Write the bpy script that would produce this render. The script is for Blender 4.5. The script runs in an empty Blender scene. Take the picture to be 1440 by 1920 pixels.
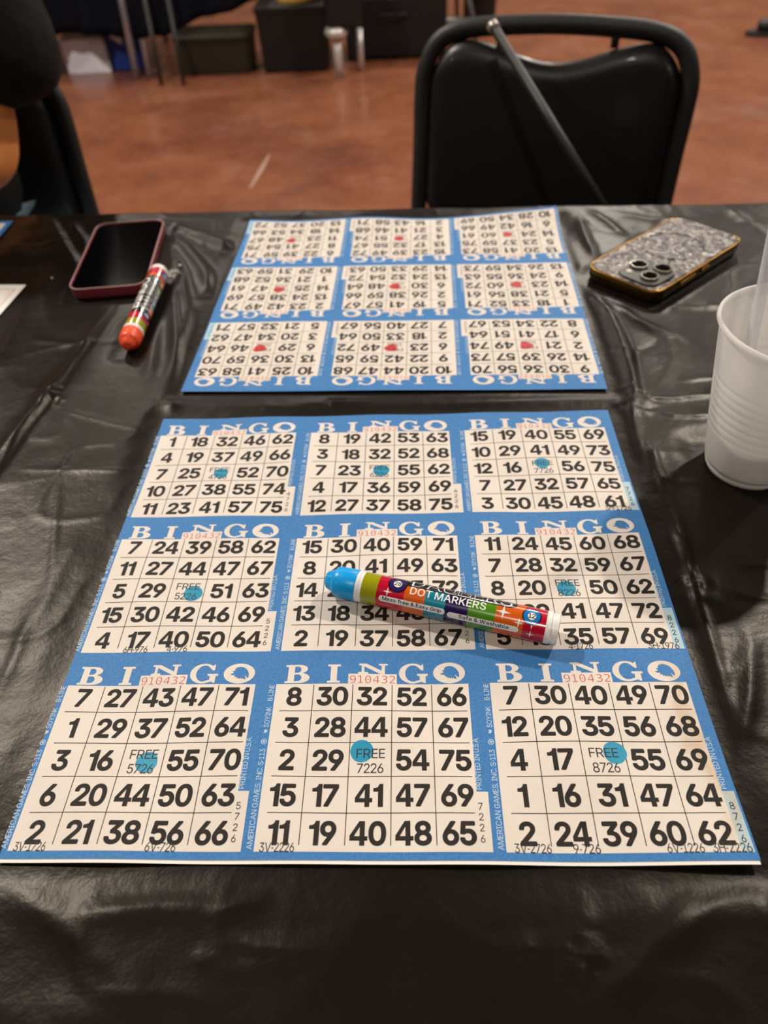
# bingo table: every object is built here, in metres
# letter outlines, thousandths of the letter size
GLYPHS = {"bold":{"0":[[192,-32,224,-35,248,-34,287,-26,323,-10,356,15,382,46,403,85,417,124,423,148,431,199,433,280,428,334,423,361,411,403,392,445,367,481,342,505,326,517,308,526,287,535,248,543,206,543,167,535,131,519,98,493,73,463,51,424,35,379,26,337,22,310,20,253,25,175,35,127,51,82,62,61,83,31,113,2,149,-19,167,-26],
[212,79,194,86,176,100,164,118,154,139,146,166,140,199,138,235,138,274,140,310,146,343,154,370,164,391,176,408,191,421,209,429,227,431,251,427,266,419,283,400,294,382,304,355,312,313,315,274,315,235,313,199,307,166,299,138,284,109,271,94,251,82,236,78]],"1":[[64,-25,75,-28,393,-28,408,-22,417,-10,419,-1,419,56,416,68,408,76,393,83,306,83,304,86,304,509,299,524,294,530,285,535,276,537,198,537,186,534,69,449,60,437,58,428,58,353,64,341,75,332,87,330,99,333,180,392,183,394,184,392,184,83,75,83,66,81,57,75,52,68,49,59,48,-1,54,-16]],"2":[[51,-25,63,-28,390,-28,405,-23,414,-13,417,-1,417,59,413,71,402,82,390,85,219,85,216,86,313,188,358,242,381,275,392,296,400,317,406,338,409,362,408,389,403,419,393,446,376,473,357,494,333,513,306,528,276,538,240,543,192,541,159,533,129,520,93,495,71,470,55,443,43,410,38,380,38,362,42,347,48,340,57,335,129,334,142,338,149,344,154,353,158,386,168,407,176,416,186,423,210,431,225,431,243,430,258,425,270,418,279,410,287,398,291,386,292,371,290,353,285,338,275,320,260,299,40,62,36,50,36,-4,41,-16]],"3":[[178,-32,217,-35,256,-32,289,-25,322,-12,349,4,373,25,395,52,410,82,415,97,420,124,420,160,414,193,403,223,383,253,366,271,352,283,322,300,285,313,282,316,398,448,400,460,400,514,394,527,382,535,373,537,67,537,52,530,43,517,42,448,47,436,57,427,70,424,223,424,226,424,227,421,131,310,129,301,129,247,133,232,142,224,151,220,226,218,256,211,271,204,283,193,292,181,299,163,301,145,300,130,296,118,289,105,280,96,265,87,250,82,229,78,211,78,190,81,175,86,160,94,151,102,143,112,133,147,127,154,118,158,40,159,28,155,19,145,16,136,16,127,20,100,25,82,40,52,58,29,81,7,109,-10,139,-22]],"4":[[269,-25,282,-28,345,-28,360,-22,368,-13,370,-4,371,77,423,79,436,89,441,104,441,164,439,173,435,180,426,188,417,190,371,191,371,320,365,335,351,344,279,345,267,341,258,332,254,317,253,191,157,191,336,497,338,512,334,524,324,534,312,537,243,536,233,533,225,526,16,173,12,161,12,101,18,88,30,79,39,78,253,77,254,-4,259,-16]],"5":[[184,-32,221,-35,257,-32,290,-24,323,-9,350,10,374,34,393,61,408,94,416,124,418,145,419,175,415,205,409,229,395,262,380,286,366,304,347,322,326,336,305,347,281,355,257,360,230,362,200,359,170,352,168,355,176,423,368,424,377,426,384,430,391,439,394,448,394,511,388,526,375,535,365,537,95,537,80,532,74,526,69,517,39,256,40,247,44,237,52,229,62,225,131,218,143,222,164,237,185,244,212,249,236,247,257,240,275,226,289,208,297,184,300,163,298,145,295,130,288,115,278,101,266,91,251,83,236,79,221,78,203,80,186,85,173,93,156,112,146,145,140,152,131,157,56,158,44,153,35,143,32,127,40,85,51,58,70,31,91,10,116,-8,143,-21]],"6":[[190,-32,228,-35,261,-32,294,-24,327,-8,360,17,382,43,399,73,411,106,414,124,417,154,414,193,408,222,401,238,385,268,357,300,329,319,315,327,288,336,242,343,347,496,350,508,347,520,341,529,330,536,249,536,240,534,231,526,88,316,61,265,43,217,36,175,38,127,47,91,62,58,88,22,114,0,144,-18,162,-25],
[207,79,195,83,182,91,171,103,162,115,154,142,153,160,155,181,160,196,167,208,177,219,189,228,213,236,228,237,246,235,258,231,270,223,282,212,290,199,297,181,299,166,299,148,297,133,293,121,284,106,274,94,264,86,240,78,222,77]],"7":[[84,-25,97,-28,169,-28,181,-23,190,-13,416,437,419,449,418,512,414,524,404,533,391,537,61,537,46,532,37,521,34,509,34,449,40,435,52,426,61,424,274,424,279,422,71,11,69,2,71,-10,76,-19]],"8":[[185,-32,228,-35,279,-30,312,-21,345,-5,368,10,381,22,402,46,418,76,425,100,428,118,427,160,416,199,407,217,393,238,378,255,362,268,375,282,390,304,399,322,407,349,409,367,409,394,407,412,399,439,386,463,375,478,345,507,330,517,305,529,276,538,258,541,210,543,177,538,147,529,109,508,84,486,61,454,48,424,43,397,43,364,46,346,53,322,69,292,91,268,75,255,57,235,40,208,32,187,26,160,24,136,25,118,31,88,37,70,51,46,69,24,84,11,108,-6,126,-15,156,-26],
[204,79,186,83,169,91,158,100,149,112,144,127,144,145,148,163,155,175,165,187,177,195,195,203,210,206,228,207,249,205,264,201,282,191,299,172,308,151,308,127,299,106,283,91,261,81,234,77],
[210,319,195,323,183,330,174,338,166,349,162,361,161,376,163,391,167,403,174,413,183,420,195,427,207,430,240,431,264,424,279,412,289,394,291,370,285,349,273,333,255,322,234,318]],"9":[[118,-25,129,-28,204,-28,213,-25,221,-19,363,191,392,245,408,287,416,332,416,365,411,401,405,419,393,446,373,476,350,500,336,511,312,525,279,537,243,543,195,541,159,532,129,519,102,500,89,488,71,467,54,437,42,404,36,368,38,317,42,299,50,272,67,242,78,228,96,209,126,189,150,178,168,172,210,166,105,11,102,2,104,-10,110,-19],
[219,272,204,275,189,281,180,288,169,299,160,314,156,329,154,362,156,377,162,392,169,404,180,415,192,424,204,429,219,432,234,432,249,429,264,423,276,413,283,404,292,389,297,374,299,341,297,326,291,310,282,296,273,287,261,279,249,274,234,272]]},"semi":{"D":[[52,-9,60,-12,219,-12,294,-4,336,10,375,32,407,60,433,93,453,135,470,204,473,279,467,330,454,375,433,417,405,452,360,488,318,507,252,520,60,521,51,516,48,507,48,0],
[138,69,137,438,240,439,273,434,300,425,327,408,354,381,369,354,379,324,386,276,386,234,379,186,368,153,354,129,335,108,312,91,285,79,234,70]],"O":[[228,-16,289,-18,331,-11,370,4,406,26,439,57,473,107,491,152,501,200,505,254,498,329,484,377,463,419,436,455,391,493,352,513,310,524,247,527,202,519,163,504,127,482,94,451,61,401,42,356,32,308,28,251,35,179,50,131,70,90,97,54,142,16,181,-4],
[262,65,229,70,202,80,178,95,153,122,136,149,125,179,118,215,115,254,118,293,125,329,136,359,159,395,181,416,205,430,238,441,268,444,304,439,331,429,355,414,375,395,397,360,409,329,416,293,418,254,416,215,409,179,397,149,374,113,352,93,319,74,292,67]],"T":[[185,-9,194,-12,257,-12,265,-9,268,-3,269,438,422,441,428,447,429,453,429,510,422,520,32,521,26,519,21,513,20,450,26,441,181,438,181,0]],"M":[[52,-9,60,-12,123,-12,130,-9,133,-3,135,353,276,-6,285,-12,342,-12,350,-9,353,-3,492,355,493,-3,496,-9,504,-12,567,-12,576,-9,580,0,580,507,576,517,567,521,477,521,467,516,340,189,315,114,289,189,161,516,150,521,60,521,51,517,48,507,48,0]],"A":[[9,-9,16,-12,85,-12,93,-9,142,128,145,130,334,130,387,-9,394,-12,463,-12,473,-6,474,6,287,513,282,519,199,521,190,513,6,6,5,-3],
[172,212,238,413,306,213,301,211]],"R":[[52,-9,60,-12,126,-12,135,-6,137,183,141,186,240,185,345,-9,354,-12,429,-12,438,-6,438,6,332,201,374,231,400,264,416,306,421,351,416,399,401,438,375,473,339,499,306,512,255,520,60,521,51,516,48,507,48,0],
[138,267,138,440,264,438,292,429,315,411,324,397,331,378,333,342,324,308,306,286,285,275,258,268]],"K":[[52,-9,60,-12,126,-12,135,-6,137,162,195,224,198,224,364,-9,372,-12,450,-12,459,-6,459,6,259,288,457,501,460,510,456,518,447,521,357,519,138,279,136,513,126,521,60,521,51,516,48,507,48,0]],"E":[[52,-9,60,-12,375,-12,386,-6,387,57,384,65,378,69,138,69,137,72,138,217,357,217,365,222,367,231,367,288,359,297,138,298,137,438,375,440,382,444,384,453,384,510,378,519,60,521,51,516,48,507,48,0]],"S":[[181,-18,224,-21,263,-18,299,-11,341,6,368,25,389,47,409,81,418,111,420,150,414,183,399,213,374,241,347,259,314,275,203,308,167,322,143,338,130,357,127,375,129,390,135,405,143,417,173,437,215,446,263,442,296,427,316,405,326,374,332,367,401,366,410,371,412,390,405,420,394,444,371,474,347,494,320,509,293,519,263,525,227,528,191,525,149,515,119,502,92,484,66,456,51,429,43,402,40,372,45,336,57,306,80,279,107,258,140,242,260,205,296,191,320,174,331,156,333,141,332,123,324,105,314,93,299,81,281,71,233,61,188,65,149,81,126,105,116,141,110,147,38,149,29,144,26,138,28,120,35,90,46,66,65,39,84,21,110,4,140,-8]],"B":[[52,-9,60,-12,246,-12,303,-7,336,1,364,15,394,39,411,62,425,96,429,123,429,153,423,186,412,210,393,236,370,255,348,267,378,288,400,321,409,354,408,399,401,426,384,459,366,479,336,500,306,512,258,520,60,521,54,519,49,513,48,0],
[138,69,138,219,249,219,276,216,294,210,312,200,324,189,336,171,343,144,341,120,330,98,312,82,291,74,264,70],
[138,298,138,440,267,437,297,426,315,406,323,381,321,351,309,328,291,312,270,302,246,298]],"I":[[23,-9,31,-12,268,-12,280,-6,281,57,277,66,268,69,196,69,195,72,195,438,271,440,279,444,281,450,281,510,274,520,31,521,25,519,20,513,19,453,22,444,31,440,106,438,106,70,31,69,23,66,19,57,19,0]],"N":[[52,-9,60,-12,126,-12,133,-9,137,-3,135,379,191,285,378,-8,387,-12,462,-12,474,-6,475,507,471,518,462,521,399,521,390,517,387,510,387,133,146,516,135,521,60,521,51,516,48,507,48,0]],"U":[[217,-17,258,-20,297,-18,354,-2,384,14,411,34,434,61,452,91,466,136,469,172,469,508,468,514,462,520,390,520,384,517,381,511,381,178,377,148,370,127,349,97,325,79,294,67,258,64,213,70,183,84,156,111,141,145,136,178,135,514,129,520,123,521,60,521,49,514,48,172,51,139,59,106,84,59,120,23,165,-3]],"G":[[229,-16,286,-18,328,-12,364,0,400,19,439,53,460,83,477,119,487,161,490,254,484,266,283,268,274,264,271,257,271,197,277,188,402,185,398,161,390,137,373,111,358,95,328,76,295,67,256,65,229,70,202,80,178,95,153,122,136,149,125,179,118,215,116,272,121,314,130,346,150,383,170,407,199,428,226,439,250,443,280,443,310,437,338,425,363,404,381,380,397,343,403,338,475,337,485,344,480,374,466,410,445,443,421,469,398,488,367,506,331,519,292,526,244,527,199,519,160,504,124,481,82,438,58,398,42,356,31,305,29,230,35,179,49,131,70,89,109,41,142,15,181,-4]],"a":[[127,-18,162,-20,201,-16,234,-3,264,19,265,-3,273,-12,339,-12,348,-3,349,252,344,294,333,325,315,351,291,371,258,386,219,395,183,396,150,392,117,383,87,367,63,348,46,327,29,294,30,285,36,280,102,262,110,267,126,293,144,306,171,317,204,319,225,315,240,308,252,297,260,282,264,255,258,245,240,240,141,226,96,215,55,192,39,176,29,159,20,132,18,105,23,72,32,48,45,27,69,5,99,-10],
[168,57,135,63,112,78,106,90,104,105,106,120,111,130,126,142,150,151,263,168,261,120,255,104,245,87,228,73,213,65,192,59]],"f":[[73,-9,81,-12,141,-12,150,-9,153,-3,154,312,156,315,231,316,237,320,240,327,240,381,237,387,228,391,156,391,154,393,155,432,162,450,174,459,201,462,228,456,237,462,255,522,249,531,240,535,213,540,177,542,147,536,120,525,92,501,76,474,69,444,68,393,6,391,-5,384,-6,327,-1,318,6,315,66,315,69,312,69,0]],"s":[[143,-17,180,-20,213,-18,243,-12,276,1,297,14,317,34,333,58,341,82,343,118,337,145,324,169,306,188,264,211,150,242,132,253,123,266,122,286,132,302,153,315,177,320,207,319,228,312,245,295,258,271,267,265,333,281,336,289,332,304,321,329,306,349,276,375,237,391,204,396,174,396,144,392,111,382,81,364,63,347,48,328,37,298,35,262,41,235,54,211,75,190,99,175,129,163,231,137,246,127,254,115,255,94,243,76,222,64,192,58,162,59,132,70,116,85,105,112,98,118,33,106,27,102,24,91,33,61,45,40,60,23,96,-2]],"h":[[45,-9,53,-12,113,-12,124,-6,126,228,129,255,140,282,156,300,179,312,209,317,233,314,257,303,271,288,281,261,284,234,286,-6,296,-12,359,-12,365,-9,369,-3,369,255,365,288,352,324,338,348,312,372,290,385,254,395,215,396,185,391,158,380,127,357,126,510,122,518,116,521,50,520,44,517,41,510,41,0]],"r":[[45,-9,53,-12,113,-12,124,-6,126,237,129,261,144,288,170,306,197,313,245,310,253,315,255,321,255,384,254,390,248,395,212,397,179,392,147,378,125,359,123,384,116,391,53,391,42,384,41,0]],"e":[[174,-17,211,-20,238,-19,265,-14,298,-2,327,16,349,37,364,58,377,88,375,97,370,102,304,117,295,112,280,85,262,70,235,60,202,58,175,64,151,76,136,89,121,112,113,133,109,157,370,157,378,160,383,166,383,211,377,259,367,289,350,322,328,349,301,370,268,386,229,395,187,396,154,390,124,378,94,359,70,335,46,298,32,262,25,226,23,169,28,130,37,97,54,64,74,37,109,7,142,-9],
[112,233,111,241,120,265,142,295,169,312,205,318,238,313,263,298,283,271,295,235]],"y":[[58,-154,101,-157,143,-147,174,-127,202,-91,216,-61,382,374,383,383,377,390,305,391,295,386,194,104,94,386,83,391,17,391,7,386,7,374,150,-1,132,-49,116,-70,101,-77,62,-74,51,-79,35,-139,41,-149]],"i":[[45,-9,53,-12,113,-12,122,-9,125,-3,126,378,123,387,116,391,50,391,44,388,41,381,41,0],
[72,432,92,431,111,438,128,453,137,471,138,492,131,510,116,525,98,534,77,535,56,529,41,516,31,498,30,477,37,456,51,441]],"p":[[45,-152,53,-155,113,-155,124,-149,128,25,152,3,185,-14,218,-20,263,-17,294,-8,332,15,356,39,381,79,396,127,402,169,400,226,393,265,380,298,356,338,332,361,305,379,260,394,230,396,197,394,176,388,158,379,138,364,125,349,124,382,116,391,53,391,42,385,41,-143],
[200,61,182,67,167,76,152,92,141,109,133,130,126,163,126,217,137,260,146,277,161,296,176,307,191,314,212,317,233,317,266,306,284,292,296,274,305,256,313,226,316,190,315,163,309,133,301,112,290,94,278,80,260,67,242,61,221,59]],"W":[[147,-9,154,-12,229,-12,241,-6,343,372,445,-6,454,-12,529,-12,538,-9,681,504,679,516,670,521,604,521,597,519,592,513,493,125,391,513,386,519,379,521,307,521,298,518,294,510,193,121,93,513,88,519,82,521,16,521,7,517,5,504,143,-3]],"b":[[197,-17,245,-20,293,-8,333,16,365,51,388,97,400,148,402,208,393,265,374,311,353,341,320,370,278,390,230,396,185,391,152,375,128,353,125,514,116,521,50,520,44,517,41,508,41,-2,44,-8,53,-12,116,-11,124,-2,125,29,140,12,158,-1,176,-11],
[203,60,185,65,167,76,152,92,141,109,127,154,125,190,126,217,137,260,146,277,161,296,176,307,191,314,212,317,233,317,257,311,272,302,286,289,300,268,314,223,315,163,309,133,301,112,278,80,264,70,248,63,230,59]],"l":[[109,-11,140,-14,173,-11,188,-7,193,4,179,62,170,66,149,64,134,66,129,73,126,85,126,511,123,517,116,521,53,521,44,517,41,508,41,70,51,34,65,13,86,-3]],"c":[[172,-17,208,-20,238,-18,271,-10,298,2,326,22,346,43,364,72,375,100,373,109,367,114,301,129,294,124,278,91,259,73,229,60,196,59,175,63,154,74,139,88,124,112,116,133,110,163,108,190,111,223,119,253,129,274,145,294,160,306,178,314,196,317,223,317,244,311,259,304,273,292,284,277,292,256,301,250,364,265,373,274,370,289,360,313,331,350,313,365,289,379,244,393,208,396,172,394,139,384,109,369,83,349,54,313,38,280,28,244,22,190,25,148,33,112,52,67,73,38,97,15,139,-8]],"v":[[155,-9,161,-12,227,-12,237,-6,383,375,382,384,377,390,305,391,296,387,194,105,93,387,83,391,17,391,6,384,6,375]],"n":[[45,-9,53,-12,113,-12,124,-6,126,228,129,255,140,282,156,300,179,312,209,317,233,314,257,303,271,288,281,261,284,234,286,-6,290,-10,299,-12,359,-12,368,-6,367,273,362,300,351,327,332,355,311,373,290,385,266,392,242,396,212,396,185,391,161,381,145,372,125,353,124,381,116,391,53,391,43,387,41,378,41,0]],"g":[[165,-160,205,-163,238,-161,295,-147,319,-135,342,-118,360,-97,374,-70,382,-43,384,-7,384,380,376,391,307,390,302,383,301,353,298,353,274,374,238,391,196,396,148,390,107,371,81,350,53,314,37,282,28,248,23,212,23,170,28,134,45,83,61,58,81,35,106,17,133,4,163,-5,196,-7,229,-4,250,2,274,15,299,35,299,-19,293,-43,280,-61,256,-76,232,-83,208,-85,166,-80,137,-64,109,-32,103,-29,94,-31,40,-63,39,-73,49,-91,82,-126,118,-146],
[196,71,175,75,157,83,141,95,129,110,119,128,112,155,109,206,120,257,140,290,158,305,175,314,214,317,232,314,250,307,268,292,280,277,290,257,297,230,300,179,292,134,281,110,269,95,254,83,235,75]],"&":[[159,-16,208,-18,250,-12,289,1,328,24,355,-8,361,-12,439,-12,445,-9,450,-1,447,8,382,86,404,128,414,164,420,224,416,233,406,236,349,236,341,233,337,227,334,188,325,156,237,263,283,300,312,332,331,371,336,407,328,446,318,467,304,485,271,509,250,518,226,524,175,524,139,514,103,492,80,464,71,443,65,422,63,398,67,368,82,328,117,278,70,237,49,214,32,185,24,155,23,119,28,92,37,68,52,44,70,25,94,7,121,-6],
[181,59,154,66,131,80,115,101,109,125,111,149,120,167,138,188,169,214,274,89,256,75,229,64,202,59],
[184,327,165,353,154,374,149,395,152,416,162,434,178,445,196,449,220,446,235,438,245,425,250,410,248,389,230,362]],"0":[[193,-16,246,-18,282,-11,315,4,345,27,369,56,389,92,408,152,415,200,417,281,412,332,401,380,380,434,357,468,330,494,285,518,246,527,207,527,171,519,138,504,108,480,84,451,59,401,46,356,38,308,36,251,41,176,51,131,66,89,95,41,123,14,153,-4],
[216,62,195,67,174,80,158,98,144,122,131,161,125,194,122,275,131,347,139,374,152,401,165,420,186,437,207,445,228,447,249,445,273,434,291,417,308,389,318,362,326,329,331,275,331,233,322,161,313,131,297,100,282,82,264,70,240,63]],"1":[[69,-9,76,-12,391,-12,399,-9,403,-3,403,54,397,65,292,67,288,69,288,507,286,514,280,520,193,520,75,432,74,357,76,351,85,346,94,349,200,426,200,69,196,67,70,65,64,54,64,0]],"2":[[56,-9,64,-12,388,-12,400,-6,401,57,394,68,177,69,289,186,337,240,368,285,387,330,393,360,392,387,388,414,379,438,364,462,346,483,325,499,301,512,271,522,241,527,196,525,163,518,136,506,104,483,85,462,69,435,59,408,54,378,55,357,64,350,133,351,139,360,144,396,158,420,184,440,214,447,253,444,283,429,294,417,303,402,308,369,300,333,274,291,54,54,52,0]],"8":[[186,-16,226,-19,262,-17,307,-6,337,8,369,32,389,56,406,90,412,119,411,158,397,203,382,227,368,242,334,266,368,299,388,338,394,380,391,407,384,431,364,467,335,494,298,515,256,526,211,527,181,523,154,515,127,501,99,479,80,455,64,422,59,395,61,353,70,324,91,291,119,266,95,251,78,236,64,218,50,191,40,146,41,119,46,92,64,56,94,23,133,0],
[208,62,187,66,166,74,151,85,139,98,130,116,128,131,128,152,133,170,154,198,169,209,190,218,235,223,271,215,298,198,317,173,325,140,319,110,304,87,280,71,247,62],
[217,302,184,311,169,320,158,332,146,362,147,395,160,421,184,439,217,448,250,446,280,433,298,413,306,389,305,356,294,332,274,314,250,304]]},"reg":{"A":[[17,2,19,0,85,0,136,142,343,142,394,2,397,0,460,0,463,2,277,508,205,509,200,506],
[157,199,238,452,323,200]],"B":[[60,2,63,0,246,0,303,4,333,12,366,30,387,47,402,68,414,98,418,126,417,162,407,194,390,222,372,240,348,254,316,264,316,266,355,284,375,302,390,326,398,362,397,398,382,440,360,470,330,491,303,501,258,509,63,509,60,506],
[126,59,126,230,249,230,279,227,315,212,332,198,343,182,353,156,354,126,343,96,321,74,297,63,264,58],
[126,287,126,450,240,451,270,449,303,436,324,414,335,384,332,348,318,320,297,301,273,291,249,286]],"C":[[229,-4,268,-7,316,-3,352,8,391,29,420,53,444,83,463,122,473,158,472,161,409,161,391,119,363,86,343,72,322,63,274,54,223,59,184,77,151,106,125,146,114,176,106,215,105,275,109,314,118,347,134,380,160,413,184,432,211,445,250,454,283,455,314,449,346,435,374,413,394,386,409,348,473,350,465,383,454,408,436,437,418,458,393,479,364,495,340,505,304,513,247,515,205,508,167,494,133,472,103,444,70,395,53,353,43,305,40,254,47,182,60,137,79,98,105,62,148,26,187,7]],"D":[[60,2,63,0,219,0,291,7,333,21,369,42,399,68,424,102,449,158,459,204,461,278,455,330,443,372,423,411,387,454,354,478,315,496,252,508,63,509,60,506],
[126,59,125,450,240,451,276,445,306,435,333,419,354,398,373,372,390,330,396,294,398,236,393,198,379,150,363,122,342,98,318,81,288,68,234,58]],"E":[[60,2,63,0,375,0,375,58,125,60,126,228,354,228,356,234,356,282,354,286,126,287,125,450,372,451,372,509,63,509,60,506]],"F":[[60,2,63,0,123,0,125,2,126,220,345,221,347,224,345,279,126,280,126,450,369,451,369,509,63,509,60,506]],"G":[[230,-4,268,-7,310,-4,358,9,391,27,421,51,450,89,467,125,476,161,478,255,286,256,282,254,283,199,414,197,410,161,396,125,380,101,355,78,322,62,295,55,253,54,223,60,187,76,163,94,142,118,125,146,114,176,106,215,105,275,109,314,119,350,134,380,159,413,184,432,208,444,238,453,274,455,310,450,343,435,368,416,391,386,409,348,474,350,466,383,455,407,436,437,414,461,394,477,364,495,331,507,304,513,244,515,205,508,166,494,132,473,103,445,69,395,53,353,43,305,40,254,47,182,59,137,79,97,105,62,148,26,187,6]],"H":[[60,2,63,0,123,0,125,2,126,231,390,231,392,228,393,0,456,0,456,509,396,509,392,506,392,294,390,289,126,290,125,506,120,509,63,509,60,506]],"I":[[31,2,34,0,268,0,270,2,269,56,183,60,183,450,270,452,270,506,268,509,34,509,31,506,31,452,118,450,118,60,31,56]],"K":[[60,2,63,0,123,0,125,2,124,164,198,244,372,0,447,0,447,2,244,288,447,508,363,508,186,318,126,245,125,506,120,509,63,509,60,506]],"L":[[60,2,63,0,360,0,362,2,360,58,125,60,125,506,123,509,63,509,60,506]],"M":[[60,2,63,0,120,0,122,2,120,416,123,425,166,300,285,2,288,0,342,0,460,300,504,426,506,420,504,2,507,0,567,0,567,509,480,509,475,506,350,182,315,75,280,182,153,507,63,509,60,506]],"N":[[60,2,63,0,123,0,125,2,123,425,198,296,387,0,462,0,464,2,464,506,462,509,402,509,398,506,398,182,401,92,399,87,351,170,138,507,63,509,60,506]],"O":[[229,-4,286,-7,328,0,367,15,400,36,431,65,463,113,481,158,490,203,493,278,486,329,473,374,454,412,429,446,400,473,349,502,310,512,265,516,208,509,169,494,134,473,103,443,70,395,53,353,43,308,40,254,43,203,54,155,79,98,106,62,148,26,187,7],
[241,56,211,63,184,77,153,104,133,131,119,161,109,197,104,254,106,296,114,332,126,365,142,392,163,415,187,433,223,449,253,455,283,455,322,446,349,433,374,413,400,380,414,350,424,314,429,275,427,215,420,176,407,143,384,107,362,86,337,69,310,59,280,54]],"P":[[60,2,63,0,123,0,125,2,126,184,255,186,303,194,333,207,357,223,375,242,389,264,401,290,407,320,409,362,404,392,391,428,375,452,357,471,333,488,303,500,255,509,63,509,60,506],
[126,244,126,450,258,450,291,441,318,422,329,408,338,386,343,366,344,338,341,318,333,294,312,267,288,252,258,244]],"R":[[60,2,63,0,123,0,125,2,126,196,246,197,354,0,426,0,427,2,316,206,316,210,357,231,384,260,402,296,409,338,407,384,402,408,392,432,367,464,334,488,303,501,255,509,63,509,60,506],
[126,257,126,450,234,452,267,449,297,439,324,419,333,404,340,386,344,342,334,302,315,278,291,264,258,257]],"S":[[182,-6,224,-9,263,-7,296,0,335,16,359,33,380,54,399,87,407,114,408,150,403,180,389,207,365,233,338,252,311,264,200,297,163,312,133,333,119,354,116,369,117,390,122,405,134,424,146,435,167,447,212,457,239,457,266,453,301,438,326,412,338,377,401,378,398,402,391,426,377,450,361,468,341,484,317,498,290,508,260,514,227,516,182,512,152,504,125,492,101,476,76,450,62,426,54,399,52,357,60,327,76,300,98,279,128,260,161,246,263,217,297,204,326,185,341,162,345,141,343,123,337,105,324,87,293,64,269,55,245,51,194,52,167,59,149,67,131,81,118,96,111,111,104,137,41,137,38,135,42,108,50,84,64,60,80,41,101,23,128,9]],"T":[[192,2,193,0,256,0,257,2,257,450,415,451,417,456,417,506,415,509,34,509,31,506,31,452,34,451,192,450]],"U":[[218,-6,258,-9,297,-6,351,9,378,23,403,42,424,66,440,93,452,126,458,171,458,504,456,509,392,507,392,177,388,144,381,123,363,94,332,69,297,56,258,52,219,57,186,69,156,93,136,123,129,144,125,177,125,507,60,507,60,174,66,123,85,78,103,54,125,33,168,8]],"V":[[202,2,205,0,277,0,279,2,463,506,460,509,394,508,286,198,241,56,199,188,85,508,19,509,17,506]],"Y":[[203,2,205,0,268,0,269,210,454,508,382,509,379,506,274,336,238,267,235,267,199,334,91,509,22,509,17,506,202,210]],"0":[[194,-4,245,-6,278,0,309,14,336,35,359,62,385,113,396,155,403,203,405,281,400,332,390,377,369,431,347,462,311,493,278,508,245,515,209,515,173,508,143,494,116,473,94,446,70,398,57,353,50,308,47,254,52,179,62,134,76,95,95,60,128,25,158,6],
[203,53,182,61,161,76,140,104,128,130,119,161,113,197,110,254,111,296,124,365,135,395,154,425,173,443,191,453,215,458,239,458,269,449,290,434,306,416,323,383,334,350,340,314,343,257,342,212,337,176,325,131,313,104,298,83,281,67,260,56,236,51]],"1":[[76,2,79,0,391,0,391,54,276,56,276,506,274,509,199,509,86,426,86,362,88,359,208,447,212,446,212,56,79,55,76,54]],"2":[[63,2,66,0,387,0,390,2,390,54,387,57,156,57,153,60,319,236,356,288,375,326,380,354,381,386,377,410,368,434,355,456,339,474,318,490,294,503,267,511,237,516,195,514,168,508,141,496,117,480,95,456,80,432,68,392,66,361,126,361,135,404,153,432,180,451,198,456,222,459,264,452,294,434,306,420,314,404,319,386,320,366,310,326,282,283,63,48]],"3":[[180,-4,217,-7,250,-5,280,1,307,11,332,26,353,44,370,65,384,92,393,131,391,173,383,200,364,233,334,262,307,277,277,287,225,293,373,461,372,509,70,509,70,452,283,452,287,449,157,300,156,251,157,247,217,247,253,241,283,228,304,211,320,188,328,152,325,116,310,88,289,69,259,56,229,51,190,53,157,63,133,80,118,101,109,132,43,131,48,104,56,80,69,59,85,40,107,23,130,10]],"4":[[281,2,282,0,342,0,344,104,411,105,414,108,413,162,343,164,343,318,282,318,279,163,109,164,310,506,306,509,249,509,245,506,39,158,39,108,42,105,279,105]],"5":[[186,-4,221,-7,266,-2,296,8,333,32,361,62,377,91,389,131,391,176,383,221,365,260,338,293,302,318,263,331,218,334,176,325,155,315,137,303,135,305,151,449,155,452,365,452,365,509,98,509,95,507,67,254,128,245,152,262,185,273,218,276,248,273,275,261,298,242,317,212,325,185,325,140,320,120,310,98,298,83,281,68,260,57,242,52,221,50,197,53,161,68,135,95,127,110,122,131,60,131,62,107,70,83,83,59,98,41,116,25,140,10]],"6":[[193,-4,225,-7,258,-5,285,2,312,15,335,32,359,59,375,86,384,113,389,158,384,203,369,242,355,263,339,279,303,302,264,312,219,314,179,302,321,509,252,509,112,302,86,254,70,212,64,176,64,146,72,104,84,74,101,50,129,23,156,7],
[216,49,198,53,177,62,160,74,147,88,135,110,129,128,126,170,129,189,137,212,161,242,180,254,198,261,237,264,255,261,276,252,305,227,317,206,323,188,326,146,324,128,315,104,291,73,273,60,255,53]],"7":[[98,2,101,0,164,0,167,2,390,446,391,506,389,509,65,509,62,506,62,452,65,452,320,452,323,450]],"8":[[187,-4,225,-7,261,-5,303,5,330,18,360,40,379,62,395,95,401,122,398,167,391,188,378,212,364,230,343,248,301,266,324,276,342,288,360,308,372,329,379,353,382,380,380,407,373,428,354,460,327,486,294,504,255,514,213,516,183,512,156,503,132,491,106,470,89,449,75,419,71,395,73,353,86,317,111,287,129,275,152,266,125,257,102,243,85,227,69,204,58,179,53,155,52,122,57,98,74,62,102,32,136,11],
[195,52,174,58,153,68,138,81,126,98,119,116,116,140,119,164,126,182,139,200,153,213,189,230,213,234,237,234,264,229,282,222,310,203,330,173,336,137,333,116,327,100,306,74,276,57,237,50],
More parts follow.
